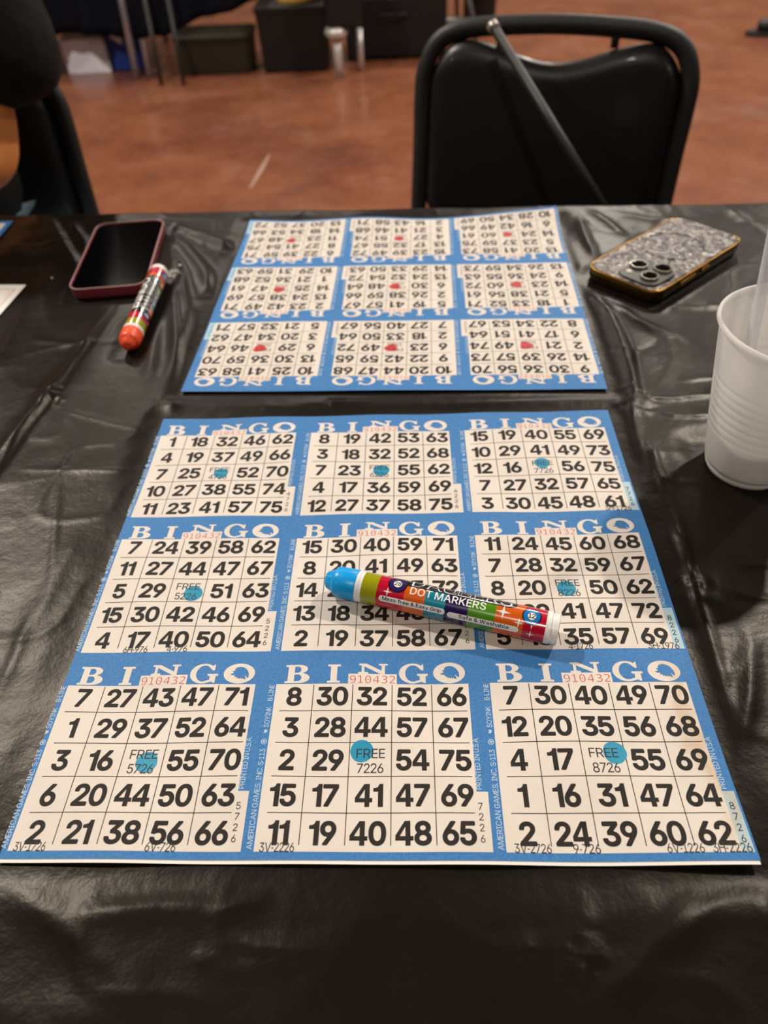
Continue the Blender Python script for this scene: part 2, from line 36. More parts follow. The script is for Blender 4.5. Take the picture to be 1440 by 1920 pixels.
[201,293,167,308,145,332,137,350,134,368,135,392,139,407,146,422,159,437,186,453,225,459,267,452,294,435,312,409,319,377,313,344,296,317,267,298,234,290]],"9":[[132,2,132,0,201,0,340,206,367,254,382,296,389,332,389,366,380,408,368,434,351,460,324,485,297,501,270,511,240,515,198,514,168,507,144,496,120,479,99,458,79,426,69,398,63,354,68,308,82,270,107,236,126,220,147,209,186,197,231,195,272,206],
[210,245,174,258,159,270,144,288,129,324,126,350,127,372,132,392,142,414,168,441,189,453,207,458,246,458,264,453,285,441,310,414,321,390,325,372,325,330,321,312,311,290,285,262,252,247]]},"mono":{"0":[[184,2,214,-1,241,1,281,14,303,29,332,62,345,86,356,116,369,179,374,260,370,338,363,377,346,431,331,458,301,492,265,512,238,519,190,519,166,513,144,503,112,477,96,455,74,407,60,338,55,260,56,218,65,146,74,113,95,65,112,42,145,15],
[202,38,180,44,154,62,141,80,126,113,119,140,111,194,109,293,119,380,126,407,141,440,154,457,169,469,196,481,214,483,235,480,262,468,286,443,297,422,310,383,315,353,321,293,321,227,310,137,298,98,287,77,264,53,247,43,229,38],
[208,224,223,225,235,230,247,242,251,254,251,269,244,284,232,294,220,299,205,298,193,292,183,281,177,266,178,251,184,239,193,229]],"1":[[103,12,104,9,371,9,372,12,371,50,272,50,264,57,263,511,203,511,95,486,95,444,98,442,203,465,210,462,212,456,212,57,209,52,203,50,104,49]],"2":[[62,12,65,9,359,9,360,48,356,50,131,50,125,52,121,57,124,66,302,259,330,297,346,330,353,351,356,381,355,405,345,438,324,471,299,492,281,503,242,516,218,519,176,519,119,509,67,489,68,440,116,463,164,476,212,478,251,468,272,453,289,432,299,405,302,378,301,357,293,328,262,276,214,219,63,57]],"3":[[146,2,222,0,267,9,288,16,321,37,336,52,355,83,362,104,365,122,366,161,360,188,350,212,334,233,321,245,297,259,267,270,261,278,267,286,294,296,315,308,340,335,349,353,354,377,353,407,349,428,336,458,312,485,282,504,243,516,198,520,162,518,93,505,75,501,72,497,72,458,75,456,129,471,174,478,213,478,252,469,273,457,285,445,296,425,302,401,302,374,299,359,288,338,274,323,250,308,225,301,147,296,147,260,228,254,256,245,282,228,301,206,312,179,314,134,307,104,291,78,270,60,252,51,222,43,186,40,150,43,105,52,60,70,57,68,57,23,99,10]],"4":[[265,12,267,9,315,9,317,12,317,123,321,131,386,135,386,171,324,172,317,180,317,507,315,511,249,509,45,186,45,135,48,133,261,132,265,123],
[87,174,83,180,84,186,247,459,255,465,261,463,265,456,264,177,255,172]],"5":[[131,2,173,-1,215,0,260,10,281,19,302,32,329,58,352,98,362,143,362,191,358,215,343,257,318,290,286,314,245,330,188,334,137,324,130,326,127,332,127,461,131,468,326,470,326,510,81,509,81,275,122,287,161,293,197,293,233,285,263,270,286,248,302,219,310,185,309,146,296,101,277,74,251,55,218,44,167,40,122,47,62,67,59,65,59,20,62,17,92,8]],"6":[[187,2,244,0,283,9,304,19,332,41,346,58,363,92,369,116,374,167,373,194,364,239,356,260,336,290,304,316,271,329,250,333,214,334,193,331,172,323,151,309,133,290,115,264,109,263,102,269,106,332,118,383,138,425,166,455,202,473,247,479,289,475,336,461,334,503,292,515,253,520,214,518,185,512,142,492,120,473,91,434,77,404,67,371,57,302,55,257,60,176,73,110,85,80,111,41,127,26,145,15],
[199,38,175,45,154,59,140,74,127,96,120,116,115,146,117,203,133,248,143,263,160,279,190,294,235,297,262,290,277,282,295,266,305,251,316,224,320,203,323,167,320,128,305,83,295,68,277,52,262,44,238,37]],"7":[[131,12,132,9,183,9,366,489,366,510,57,510,57,471,60,470,297,470,303,467,306,462]],"8":[[176,2,214,-1,262,3,283,8,316,24,334,38,356,65,370,98,374,119,372,173,363,200,355,215,328,244,304,258,271,269,267,275,272,284,301,294,322,307,347,335,356,356,362,380,361,413,358,432,351,449,337,473,310,496,277,512,238,519,214,520,172,516,151,511,121,497,105,485,84,461,72,434,68,413,70,368,85,332,109,307,130,294,158,284,162,275,157,268,124,257,100,243,72,212,62,188,56,158,56,119,59,98,73,65,97,36,130,15],
[193,38,169,44,148,55,136,65,121,86,114,101,108,131,111,179,127,216,136,227,157,243,172,249,199,255,247,252,283,236,301,218,310,204,319,179,321,161,319,113,304,77,292,63,274,50,259,43,232,37],
[187,296,154,310,137,326,129,338,119,374,119,401,125,428,135,449,145,460,175,478,214,484,256,478,286,459,305,428,310,389,304,347,287,320,265,303,229,294]],"9":[[146,2,182,-1,215,1,263,15,287,29,321,62,338,89,359,145,366,179,371,221,371,305,362,377,344,435,330,461,299,493,260,513,233,519,179,518,143,510,122,500,95,479,81,461,63,425,57,401,54,377,54,329,63,281,71,260,91,230,122,203,155,190,179,186,212,185,233,188,256,197,275,209,290,224,311,255,317,256,324,251,321,188,310,137,289,95,261,65,224,46,182,40,137,45,91,59,92,17],
[185,224,164,229,149,237,131,254,121,269,107,314,105,353,107,390,122,437,141,461,161,474,176,479,206,483,224,482,248,475,263,468,284,449,294,434,310,389,313,353,310,317,305,297,293,269,284,256,266,239,251,230,224,223]]}}
import bpy, bmesh, math, random
import numpy as np
from mathutils import Vector, Matrix
from mathutils.geometry import delaunay_2d_cdt
random.seed(7)
C = bpy.context.scene.collection
TZ = 0.74                                   # table top height above the floor
FPX, PITCH, ROLL, CH = 1306.28, 0.8008, -0.0549, 0.3335

# ------------------------------------------------------------------ camera
fw = Vector((0, math.cos(PITCH), -math.sin(PITCH)))
up0 = Vector((0, math.sin(PITCH), math.cos(PITCH))); rt0 = Vector((1, 0, 0))
rt = rt0*math.cos(ROLL)+up0*math.sin(ROLL); up = -rt0*math.sin(ROLL)+up0*math.cos(ROLL)
cam_d = bpy.data.cameras.new('camera'); cam = bpy.data.objects.new('camera', cam_d); C.objects.link(cam)
M3 = Matrix((rt, up, -fw)).transposed()
cam.matrix_world = Matrix.Translation((0, 0, TZ+CH)) @ M3.to_4x4()
cam_d.sensor_fit = 'HORIZONTAL'; cam_d.sensor_width = 7.3; cam_d.lens = 7.3*FPX/1440
cam_d.clip_start = 0.01; cam_d.clip_end = 60
cam_d.dof.use_dof = True; cam_d.dof.focus_distance = 0.365; cam_d.dof.aperture_fstop = 2.0
bpy.context.scene.camera = cam

def at(px, py, z=0.0):
    """point of the plane z (metres above the table top) seen at a picture position"""
    d = fw + rt*((px-720)/FPX) + up*((960-py)/FPX)
    t = (z-CH)/d.z
    return Vector((d.x*t, d.y*t, z))

# ------------------------------------------------------------------ helpers
def lin(c):
    return tuple(((v/255)/12.92 if v/255 <= .04045 else ((v/255+.055)/1.055)**2.4) for v in c)+(1,)
MATS = {}
def mat(name, col, rough=.5, metal=0, spec=.5, noise=None, bump=None, coat=0, trans=0, alpha=1, emit=None, ior=1.45, sub=0, coat_rough=.05):
    """col sRGB 0-255; noise=(scale, amount, col2, detail); bump=(scale, strength, distance)"""
    m = bpy.data.materials.new(name); m.use_nodes = True
    nt = m.node_tree; b = nt.nodes['Principled BSDF']
    b.inputs['Base Color'].default_value = lin(col)
    b.inputs['Roughness'].default_value = rough; b.inputs['Metallic'].default_value = metal
    b.inputs['Specular IOR Level'].default_value = spec; b.inputs['IOR'].default_value = ior
    b.inputs['Coat Weight'].default_value = coat; b.inputs['Coat Roughness'].default_value = coat_rough
    b.inputs['Transmission Weight'].default_value = trans; b.inputs['Alpha'].default_value = alpha
    if sub: b.inputs['Subsurface Weight'].default_value = sub; b.inputs['Subsurface Radius'].default_value = (.01, .006, .004)
    if emit: b.inputs['Emission Color'].default_value = lin(emit[0]); b.inputs['Emission Strength'].default_value = emit[1]
    tc = nt.nodes.new('ShaderNodeTexCoord')
    if noise:
        n = nt.nodes.new('ShaderNodeTexNoise'); n.inputs['Scale'].default_value = noise[0]
        n.inputs['Detail'].default_value = noise[3] if len(noise) > 3 else 4
        nt.links.new(tc.outputs['Object'], n.inputs['Vector'])
        r = nt.nodes.new('ShaderNodeValToRGB'); a = noise[1]
        r.color_ramp.elements[0].position = .5-.5*a; r.color_ramp.elements[1].position = .5+.5*a
        r.color_ramp.elements[0].color = lin(noise[2]); r.color_ramp.elements[1].color = lin(col)
        nt.links.new(n.outputs['Fac'], r.inputs['Fac']); nt.links.new(r.outputs['Color'], b.inputs['Base Color'])
    if bump:
        n2 = nt.nodes.new('ShaderNodeTexNoise'); n2.inputs['Scale'].default_value = bump[0]; n2.inputs['Detail'].default_value = 5
        nt.links.new(tc.outputs['Object'], n2.inputs['Vector'])
        bp = nt.nodes.new('ShaderNodeBump'); bp.inputs['Strength'].default_value = bump[1]; bp.inputs['Distance'].default_value = bump[2]
        nt.links.new(n2.outputs['Fac'], bp.inputs['Height']); nt.links.new(bp.outputs['Normal'], b.inputs['Normal'])
    MATS[name] = m
    return m

def link(name, me, mats, parent=None, smooth=False, loc=None):
    o = bpy.data.objects.new(name, me); C.objects.link(o)
    for m in (mats if isinstance(mats, (list, tuple)) else [mats]): me.materials.append(m)
    if parent: o.parent = parent
    if loc is not None: o.location = loc
    if smooth:
        for p in me.polygons: p.use_smooth = True
    return o
def mesh(name, V, F, mats, parent=None, smooth=False, mi=None, loc=None):
    me = bpy.data.meshes.new(name); me.from_pydata([tuple(v) for v in V], [], F); 
    o = link(name, me, mats, parent, smooth, loc)
    if mi is not None: me.polygons.foreach_set('material_index', mi)
    me.update(); return o
def from_bm(name, bm, mats, parent=None, smooth=False, loc=None):
    bmesh.ops.recalc_face_normals(bm, faces=bm.faces)
    me = bpy.data.meshes.new(name); bm.to_mesh(me); bm.free()
    return link(name, me, mats, parent, smooth, loc)
def bevel(o, w, seg=2, ang=.6):
    m = o.modifiers.new('bevel', 'BEVEL'); m.width = w; m.segments = seg; m.limit_method = 'ANGLE'; m.angle_limit = ang
    return o
def empty(name, loc, rz=0):
    o = bpy.data.objects.new(name, None); C.objects.link(o); o.location = loc; o.rotation_euler = (0, 0, rz); o.empty_display_size = .05
    return o
def tag(o, label, cat, group=None, kind=None):
    if label: o['label'] = label
    if cat: o['category'] = cat
    if group: o['group'] = group
    if kind: o['kind'] = kind
    return o
def struct(o): o['kind'] = 'structure'; return o
def box_bm(x0, x1, y0, y1, z0, z1, bm=None):
    bm = bm or bmesh.new()
    v = [bm.verts.new(p) for p in ((x0,y0,z0),(x1,y0,z0),(x1,y1,z0),(x0,y1,z0),(x0,y0,z1),(x1,y0,z1),(x1,y1,z1),(x0,y1,z1))]
    for f in ((0,3,2,1),(4,5,6,7),(0,1,5,4),(1,2,6,5),(2,3,7,6),(3,0,4,7)): bm.faces.new([v[i] for i in f])
    return bm
def catmull(P, n=8, closed=False):
    P = [Vector(p) for p in P]; out = []
    N = len(P); rng = range(N if closed else N-1)
    for i in rng:
        if closed: a, b, c, d = P[i-1], P[i], P[(i+1) % N], P[(i+2) % N]
        else: a, b, c, d = P[max(i-1, 0)], P[i], P[i+1], P[min(i+2, N-1)]
        for k in range(n):
            t = k/n
            out.append(.5*((2*b)+(c-a)*t+(2*a-5*b+4*c-d)*t*t+(3*b-a-3*c+d)*t**3))
    if not closed: out.append(P[-1])
    return out
def tube(name, pts, r, mats, parent=None, seg=12, closed=False, flat=1.0, caps=True, flat_axis=None):
    """tube along pts; r number or list"""
    pts = [Vector(p) for p in pts]; N = len(pts); V = []; F = []
    rs = r if isinstance(r, (list, tuple)) else [r]*N
    prev = None
    for i, p in enumerate(pts):
        if closed: t = pts[(i+1) % N]-pts[i-1]
        else: t = pts[min(i+1, N-1)]-pts[max(i-1, 0)]
        t.normalize()
        if prev is None:
            a = Vector(flat_axis) if flat_axis else (Vector((0, 0, 1)) if abs(t.z) < .9 else Vector((1, 0, 0)))
        else: a = prev
        u = (a-t*a.dot(t)).normalized(); w = t.cross(u); prev = u
        for k in range(seg):
            an = 2*math.pi*k/seg
            V.append(p+u*math.cos(an)*rs[i]*flat+w*math.sin(an)*rs[i])
    L = N if closed else N-1
    for i in range(L):
        j = (i+1) % N
        for k in range(seg):
            k2 = (k+1) % seg
            F.append((i*seg+k, j*seg+k, j*seg+k2, i*seg+k2))
    if caps and not closed:
        F.append(tuple(range(seg))); F.append(tuple((N-1)*seg+k for k in reversed(range(seg))))
    bm = bmesh.new(); bv = [bm.verts.new(v) for v in V]
    for f in F: bm.faces.new([bv[i] for i in f])
    return from_bm(name, bm, mats, parent, True)
def lathe(name, prof, mats, parent=None, seg=64, close=False, smooth=True, loc=None, mi=None):
    """prof list of (r, z)"""
    V = []; F = []; ms = []
    for r_, z in prof:
        for k in range(seg):
            a = 2*math.pi*k/seg; V.append((r_*math.cos(a), r_*math.sin(a), z))
    n = len(prof)
    for i in range(n-1):
        for k in range(seg):
            k2 = (k+1) % seg; F.append((i*seg+k, i*seg+k2, (i+1)*seg+k2, (i+1)*seg+k)); ms.append(mi[i] if mi else 0)
    if prof[0][0] > 1e-6 and close: F.append(tuple(reversed(range(seg)))); ms.append(mi[0] if mi else 0)
    if prof[-1][0] > 1e-6 and close: F.append(tuple((n-1)*seg+k for k in range(seg))); ms.append(mi[-1] if mi else 0)
    return mesh(name, V, F, mats, parent, smooth, ms, loc)
def rounded(w, h, r, n=8):
    P = []
    for cx, cy, a0 in ((w/2-r, h/2-r, 0), (-w/2+r, h/2-r, 90), (-w/2+r, -h/2+r, 180), (w/2-r, -h/2+r, 270)):
        for k in range(n+1):
            a = math.radians(a0+90*k/n); P.append((cx+r*math.cos(a), cy+r*math.sin(a)))
    return P
def slab(name, w, h, r, levels, mats, parent=None, capmat=0, sidemat=0, loc=None, n=10, smooth=False):
    """levels: list of (z, inset); closed rounded slab"""
    V = []; F = []; ms = []
    for z, ins in levels:
        for x, y in rounded(w-2*ins, h-2*ins, max(r-ins, .0005), n): V.append((x, y, z))
    m = 4*(n+1); L = len(levels)
    for i in range(L-1):
        for k in range(m):
            k2 = (k+1) % m; F.append((i*m+k, i*m+k2, (i+1)*m+k2, (i+1)*m+k)); ms.append(sidemat)
    F.append(tuple(reversed(range(m)))); ms.append(sidemat)
    F.append(tuple((L-1)*m+k for k in range(m))); ms.append(capmat)
    return mesh(name, V, F, mats, parent, smooth, ms, loc)

# ------------------------------------------------------------------ glyphs (plain outlines, thousandths)
GL = GLYPHS
H0 = {'bold': (-33, 541), 'semi': (-12, 521), 'reg': (0, 509), 'mono': (12, 508)}
GL['bold']['4'] = [[238,-30, 238,84, 8,84, 8,202, 224,541, 356,541, 356,190, 424,190, 424,84, 356,84, 356,-30], [238,190, 238,404, 112,190]]
GL['bold']['1'] = [[205,-33, 328,-33, 328,541, 232,541, 222,500, 195,462, 150,440, 88,432, 88,345, 205,345]]
GL['reg']['4'] = [[262,0, 262,118, 30,118, 30,170, 265,509, 322,509, 322,166, 395,166, 395,118, 322,118, 322,0], [262,166, 262,425, 88,166]]
CACHE = {}
def glyph(font, ch):
    k = (font, ch)
    if k not in CACHE:
        cs = [[(q[i], q[i+1]) for i in range(0, len(q), 2)] for q in GL[font][ch]]
        b, t = H0[font]; s = 1.0/(t-b)
        xs = [p[0] for c in cs for p in c]; x0 = min(xs)
        cs = [[((x-x0)*s, (y-b)*s) for x, y in c] for c in cs]
        CACHE[k] = (tess(cs), (max(xs)-x0)*s)
    return CACHE[k]
def tess(cs):
    pts = [p for c in cs for p in c]; edges = []; b = 0
    for c in cs:
        edges += [(b+k, b+(k+1) % len(c)) for k in range(len(c))]; b += len(c)
    r = delaunay_2d_cdt([Vector(p) for p in pts], edges, [tuple(range(len(cs[0])))] if 0 else [], 0, 1e-5)
    vs, fs = r[0], r[2]
    segs = [(pts[a], pts[c]) for a, c in edges]; keep = []
    for f in fs:
        cx = sum(vs[k].x for k in f)/len(f); cy = sum(vs[k].y for k in f)/len(f); w = 0
        for (x0, y0), (x1, y1) in segs:
            if (y0 > cy) != (y1 > cy) and cx < x0+(cy-y0)*(x1-x0)/(y1-y0): w += 1
        if w % 2: keep.append(tuple(f))
    return [(v.x, v.y) for v in vs], keep
def text_shapes(s, font, h, gap=.09, space=.3, wide=1.0, mono=0):
    """list of (pts, tris) with the baseline at 0, height h, centred on x=0; and the width"""
    out = []; x = 0
    for ch in s:
        if ch == ' ': x += space*h*wide; continue
        if ch in '.,-':
            if ch == '-': pts, tr = tess([[(0,.36),(.26,.36),(.26,.46),(0,.46)]]); w = .26
            elif ch == '.': pts, tr = tess([[(0,0),(.12,0),(.12,.13),(0,.13)]]); w = .12
            else: pts, tr = tess([[(0,-.12),(.08,-.12),(.13,.13),(.01,.13)]]); w = .13
        else: (pts, tr), w = glyph(font, ch)
        off = (mono-w)/2 if mono else 0
        out.append(([(x+(px+off)*h*wide, py*h) for px, py in pts], tr))
        x += ((mono if mono else w)+gap)*h*wide
    W = x-gap*h*wide
    return [([(px-W/2, py) for px, py in pts], tr) for pts, tr in out], W

def arc(cx, cy, rx, ry, a0, a1, n=10):
    return [(cx+rx*math.cos(math.radians(a0+(a1-a0)*k/n)), cy+ry*math.sin(math.radians(a0+(a1-a0)*k/n))) for k in range(n+1)]
# slab-serif head letters, unit height
def L_B():
    o = [(0,0),(0,.1),(.13,.12),(.13,.88),(0,.9),(0,1)]
    o += [(.6,1)] + arc(.62,.76,.42,.24,90,-62,10) + arc(.68,.275,.47,.275,70,-90,12)
    return tess([o, [(.43,.9),(.43,.56),(.56,.56)]+arc(.56,.73,.17,.17,-90,90,8), [(.43,.47),(.43,.1),(.58,.1)]+arc(.58,.285,.19,.185,-90,90,8)]), 1.15
def L_I():
    return tess([[(0,0),(0,.1),(.15,.12),(.15,.88),(0,.9),(0,1),(.6,1),(.6,.9),(.45,.88),(.45,.12),(.6,.1),(.6,0)]]), .6
def L_N():
    return tess([[(0,0),(0,.16),(.3,.2),(.3,.8),(.05,.86),(.05,1),(.75,1),(2.1,.33),(2.1,.82),(1.85,.86),(1.85,1),(2.65,1),(2.65,.86),(2.4,.82),(2.4,-.05),(2.1,-.05),(.55,.72),(.55,.2),(.9,.16),(.9,0)]]), 2.65
def L_G():
    o = arc(.72,.5,.72,.53,52,300,22)
    o += [(1.22,.1),(1.22,.36),(1.02,.38),(1.02,.48),(1.55,.48),(1.55,.38),(1.44,.36),(1.44,-.02),(1.34,-.02),(1.27,.05)]
    # outer then inner
    outer = arc(.74,.5,.74,.53,50,298,24)+[(1.26,.06),(1.34,0),(1.44,0),(1.44,.36),(1.56,.38),(1.56,.48),(.98,.48),(.98,.38),(1.12,.36),(1.12,.16)]
    inner = arc(.76,.5,.42,.43,300,60,20)
    hook = [(1.22,.66),(1.33,.66),(1.33,.98),(1.25,.98)]
    return tess([outer+inner+hook]), 1.56
def L_O():
    return tess([arc(.72,.5,.72,.53,0,345,23)]), 1.44
BLOB = [(.38,.80),(.50,.88),(.70,.91),(.92,.86),(1.10,.72),(1.22,.52),(1.25,.34),(1.20,.20),(1.08,.30),(.98,.40),(1.04,.26),(1.10,.14),(.98,.12),(.90,.20),(.84,.13),(.77,.22),(.70,.14),(.62,.22),(.54,.17),(.52,.28),(.38,.27),(.42,.37),(.24,.38),(.10,.44),(.26,.49),(.33,.55),(.20,.63),(.36,.66)]
BLOB = [(.30+(x-.1)*.76, .19+(y-.12)*.84) for x, y in BLOB]

# ------------------------------------------------------------------ materials
def mix_noise(nt, vec, scale, detail=4, rough=.6):
    n = nt.nodes.new('ShaderNodeTexNoise'); n.inputs['Scale'].default_value = scale; n.inputs['Detail'].default_value = detail
    n.inputs['Roughness'].default_value = rough; nt.links.new(vec, n.inputs['Vector']); return n.outputs['Fac']
def ramp(nt, fac, stops):
    r = nt.nodes.new('ShaderNodeValToRGB'); e = r.color_ramp.elements
    while len(e) < len(stops): e.new(.5)
    for k, (p, c) in enumerate(stops): e[k].position = p; e[k].color = c if len(c) == 4 else lin(c)
    nt.links.new(fac, r.inputs['Fac']); return r.outputs['Color']
def mixc(nt, fac, a, b):
    m = nt.nodes.new('ShaderNodeMix'); m.data_type = 'RGBA'
    if isinstance(fac, float): m.inputs[0].default_value = fac
    else: nt.links.new(fac, m.inputs[0])
    for s, v in ((6, a), (7, b)):
        if isinstance(v, tuple): m.inputs[s].default_value = v
        else: nt.links.new(v, m.inputs[s])
    return m.outputs[2]
def math_n(nt, op, a, b=None, c=None):
    m = nt.nodes.new('ShaderNodeMath'); m.operation = op
    for k, v in enumerate((a, b, c)):
        if v is None: continue
        if isinstance(v, (int, float)): m.inputs[k].default_value = v
        else: nt.links.new(v, m.inputs[k])
    return m.outputs[0]

mat('paper_blue', (34,104,172), .62, noise=(900, .5, (66,130,186), 6), bump=(60, .12, .002))
mat('paper_white', (226,216,206), .7, noise=(25, .8, (214,203,192), 8), bump=(60, .12, .002))
mat('ink_black', (28,24,21), .65, spec=.3, noise=(260, .7, (46,40,35), 4))
mat('ink_thin', (34,32,34), .6)
mat('ink_red', (196,62,62), .6)
mat('dab_blue', (0,150,184), .5, noise=(90, .6, (0,130,168), 4))
mat('dab_red', (214,44,48), .5, noise=(90, .6, (196,36,44), 4))
mat('pale_print', (186,208,226), .7)
mat('pale_tab', (150,190,214), .7, noise=(120, .8, (178,206,220), 5))
mat('bare_paper', (236,232,226), .7)
mat('dark_edge', (60,34,40), .7)
# stained paper of the front sheet (an old brownish spill along its right edge)
def stained(name, col, col2):
    m = mat(name, col, .7); nt = m.node_tree; b = nt.nodes['Principled BSDF']
    tc = [n for n in nt.nodes if n.type == 'TEX_COORD'][0]
    sp = nt.nodes.new('ShaderNodeSeparateXYZ'); nt.links.new(tc.outputs['Object'], sp.inputs[0])
    n1 = mix_noise(nt, tc.outputs['Object'], 38, 5)
    dx = math_n(nt, 'ADD', sp.outputs[0], math_n(nt, 'MULTIPLY_ADD', n1, .03, -.015))
    # a ring shaped stain edge near x=.162, y -.155..-.065
    e = math_n(nt, 'SUBTRACT', dx, math_n(nt, 'MULTIPLY_ADD', sp.outputs[1], -.09, .1505))
    g = math_n(nt, 'EXPONENT', math_n(nt, 'MULTIPLY', math_n(nt, 'POWER', math_n(nt, 'DIVIDE', e, .0035), 2), -1))
    yy = math_n(nt, 'EXPONENT', math_n(nt, 'MULTIPLY', math_n(nt, 'POWER', math_n(nt, 'DIVIDE', math_n(nt, 'ADD', sp.outputs[1], .105), .05), 4), -1))
    fac = math_n(nt, 'MULTIPLY', math_n(nt, 'MULTIPLY', g, yy), .5)
    base = ramp(nt, mix_noise(nt, tc.outputs['Object'], 25, 8), [(.25, col2), (.75, col)])
    nt.links.new(mixc(nt, fac, base, lin((196,160,112))), b.inputs['Base Color'])
    return m
stained('paper_front', (228,218,208), (215,204,194))
stained('pale_front', (156,194,214), (190,204,200))

# ------------------------------------------------------------------ bingo sheets
SW, SH = .3406, .3203
CU, CV = (117.0-114.2, 117.0, 231.2), (20.2, 125.6, 231.6)
def sheet_z(x, y, kind):
    if kind == 'front':
        z = .0006*(1+math.sin(x*38+.6)*math.cos(y*31-.4)) + .0004*(1+math.sin(x*75+y*52))
        z += .0025*math.exp(-((x-.17)**2+(y+.16)**2)/.0012)
        return z
    if kind == 'back':      # object is turned round: its far edge is y=-SH/2, the curled corner is x=-SW/2
        z = .0006*(1+math.sin(x*34+1.6)*math.cos(y*29+.4))
        d = max(0, (-x-.085)/.085)*max(0, (-y-.085)/.075)
        z += .011*d**1.6
        z += .0016*max(0, (-y-.12)/.04)*(1+math.sin(x*42))
        return z
    return 0
def finer(pts, tris, lim):
    """halve every edge longer than lim so that print follows the paper's waves"""
    pts = list(pts); mid = {}
    def m_(a, c):
        if (pts[a][0]-pts[c][0])**2+(pts[a][1]-pts[c][1])**2 <= lim*lim: return None
        k = (min(a, c), max(a, c))
        if k not in mid: pts.append(((pts[a][0]+pts[c][0])/2, (pts[a][1]+pts[c][1])/2)); mid[k] = len(pts)-1
        return mid[k]
    todo = list(tris); out = []
    while todo:
        t = todo.pop()
        if len(t) > 3: todo += [(t[0], t[k], t[k+1]) for k in range(1, len(t)-1)]; continue
        L = [(pts[t[k]][0]-pts[t[(k+1) % 3]][0])**2+(pts[t[k]][1]-pts[t[(k+1) % 3]][1])**2 for k in range(3)]
        k = L.index(max(L)); q = m_(t[k], t[(k+1) % 3])
        if q is None: out.append(t)
        else: todo += [(t[k], q, t[(k+2) % 3]), (q, t[(k+1) % 3], t[(k+2) % 3])]
    return pts, out
class Layered:
    def __init__(s, kind, step=2.5): s.V = []; s.F = []; s.M = []; s.kind = kind; s.step = step
    def p(s, u, v, off):
        x, y = u/1000-SW/2, SH/2-v/1000
        s.V.append((x, y, sheet_z(x, y, s.kind)+off)); return len(s.V)-1
    def rect(s, u0, u1, v0, v1, m, off):
        g = s.step
        us = [u0]+[k*g for k in range(int(u0//g)+1, int(math.ceil(u1/g))) if u0+.3 < k*g < u1-.3]+[u1]
        vs = [v0]+[k*g for k in range(int(v0//g)+1, int(math.ceil(v1/g))) if v0+.3 < k*g < v1-.3]+[v1]
        idx = [[s.p(u, v, off) for u in us] for v in vs]
        for a in range(len(vs)-1):
            for b in range(len(us)-1):
                s.F.append((idx[a+1][b], idx[a+1][b+1], idx[a][b+1], idx[a][b])); s.M.append(m)
    def shape(s, pts, tris, u, v, m, off, rot=0, sx=1, sy=1):
        """pts y-up in mm, placed with origin at sheet point (u, v)"""
        c, d = math.cos(rot), math.sin(rot); b = len(s.V)
        pts, tris = finer(pts, tris, 3.5/max(sx, .3))
        for x, y in pts:
            x *= sx; y *= sy
            s.p(u+c*x-d*y, v-(d*x+c*y), off)
        for t in tris: s.F.append(tuple(b+k for k in t)); s.M.append(m)
    def text(s, t, font, h, u, v, m, off, rot=0, fit=None, **kw):
        sh, w = text_shapes(t, font, h, **kw); sx = 1
        if fit: sx = fit/w
        for pts, tr in sh: s.shape(pts, tr, u, v, m, off, rot, sx)
    def disc(s, u, v, r, m, off, n=26, wob=0, ry=1, seed=0):
        rnd = random.Random(seed); ph = rnd.random()*6
        pts = [(r*(1+wob*math.sin(3*a+ph)+wob*.6*math.sin(7*a+ph*2))*math.cos(a), ry*r*(1+wob*math.sin(3*a+ph))*math.sin(a)) for a in [2*math.pi*k/n for k in range(n)]]
        s.shape(pts, [(0, k, k+1) for k in range(1, n-1)], u, v, m, off)
    def build(s, name, mats):
        me = bpy.data.meshes.new(name); me.from_pydata(s.V, [], s.F)
        o = link(name, me, mats); me.polygons.foreach_set('material_index', s.M)
        bm = bmesh.new(); bm.from_mesh(me)
        flip = [f for f in bm.faces if f.normal.z < 0]
        f2 = [f for f in flip]; bmesh.ops.reverse_faces(bm, faces=f2); bm.to_mesh(me); bm.free()
        me.polygons.foreach_set('use_smooth', [True]*len(me.polygons)); me.update(); return o
E1 = .00005
LB, LI, LN, LG, LO, BL = L_B(), L_I(), L_N(), L_G(), L_O(), tess([BLOB])
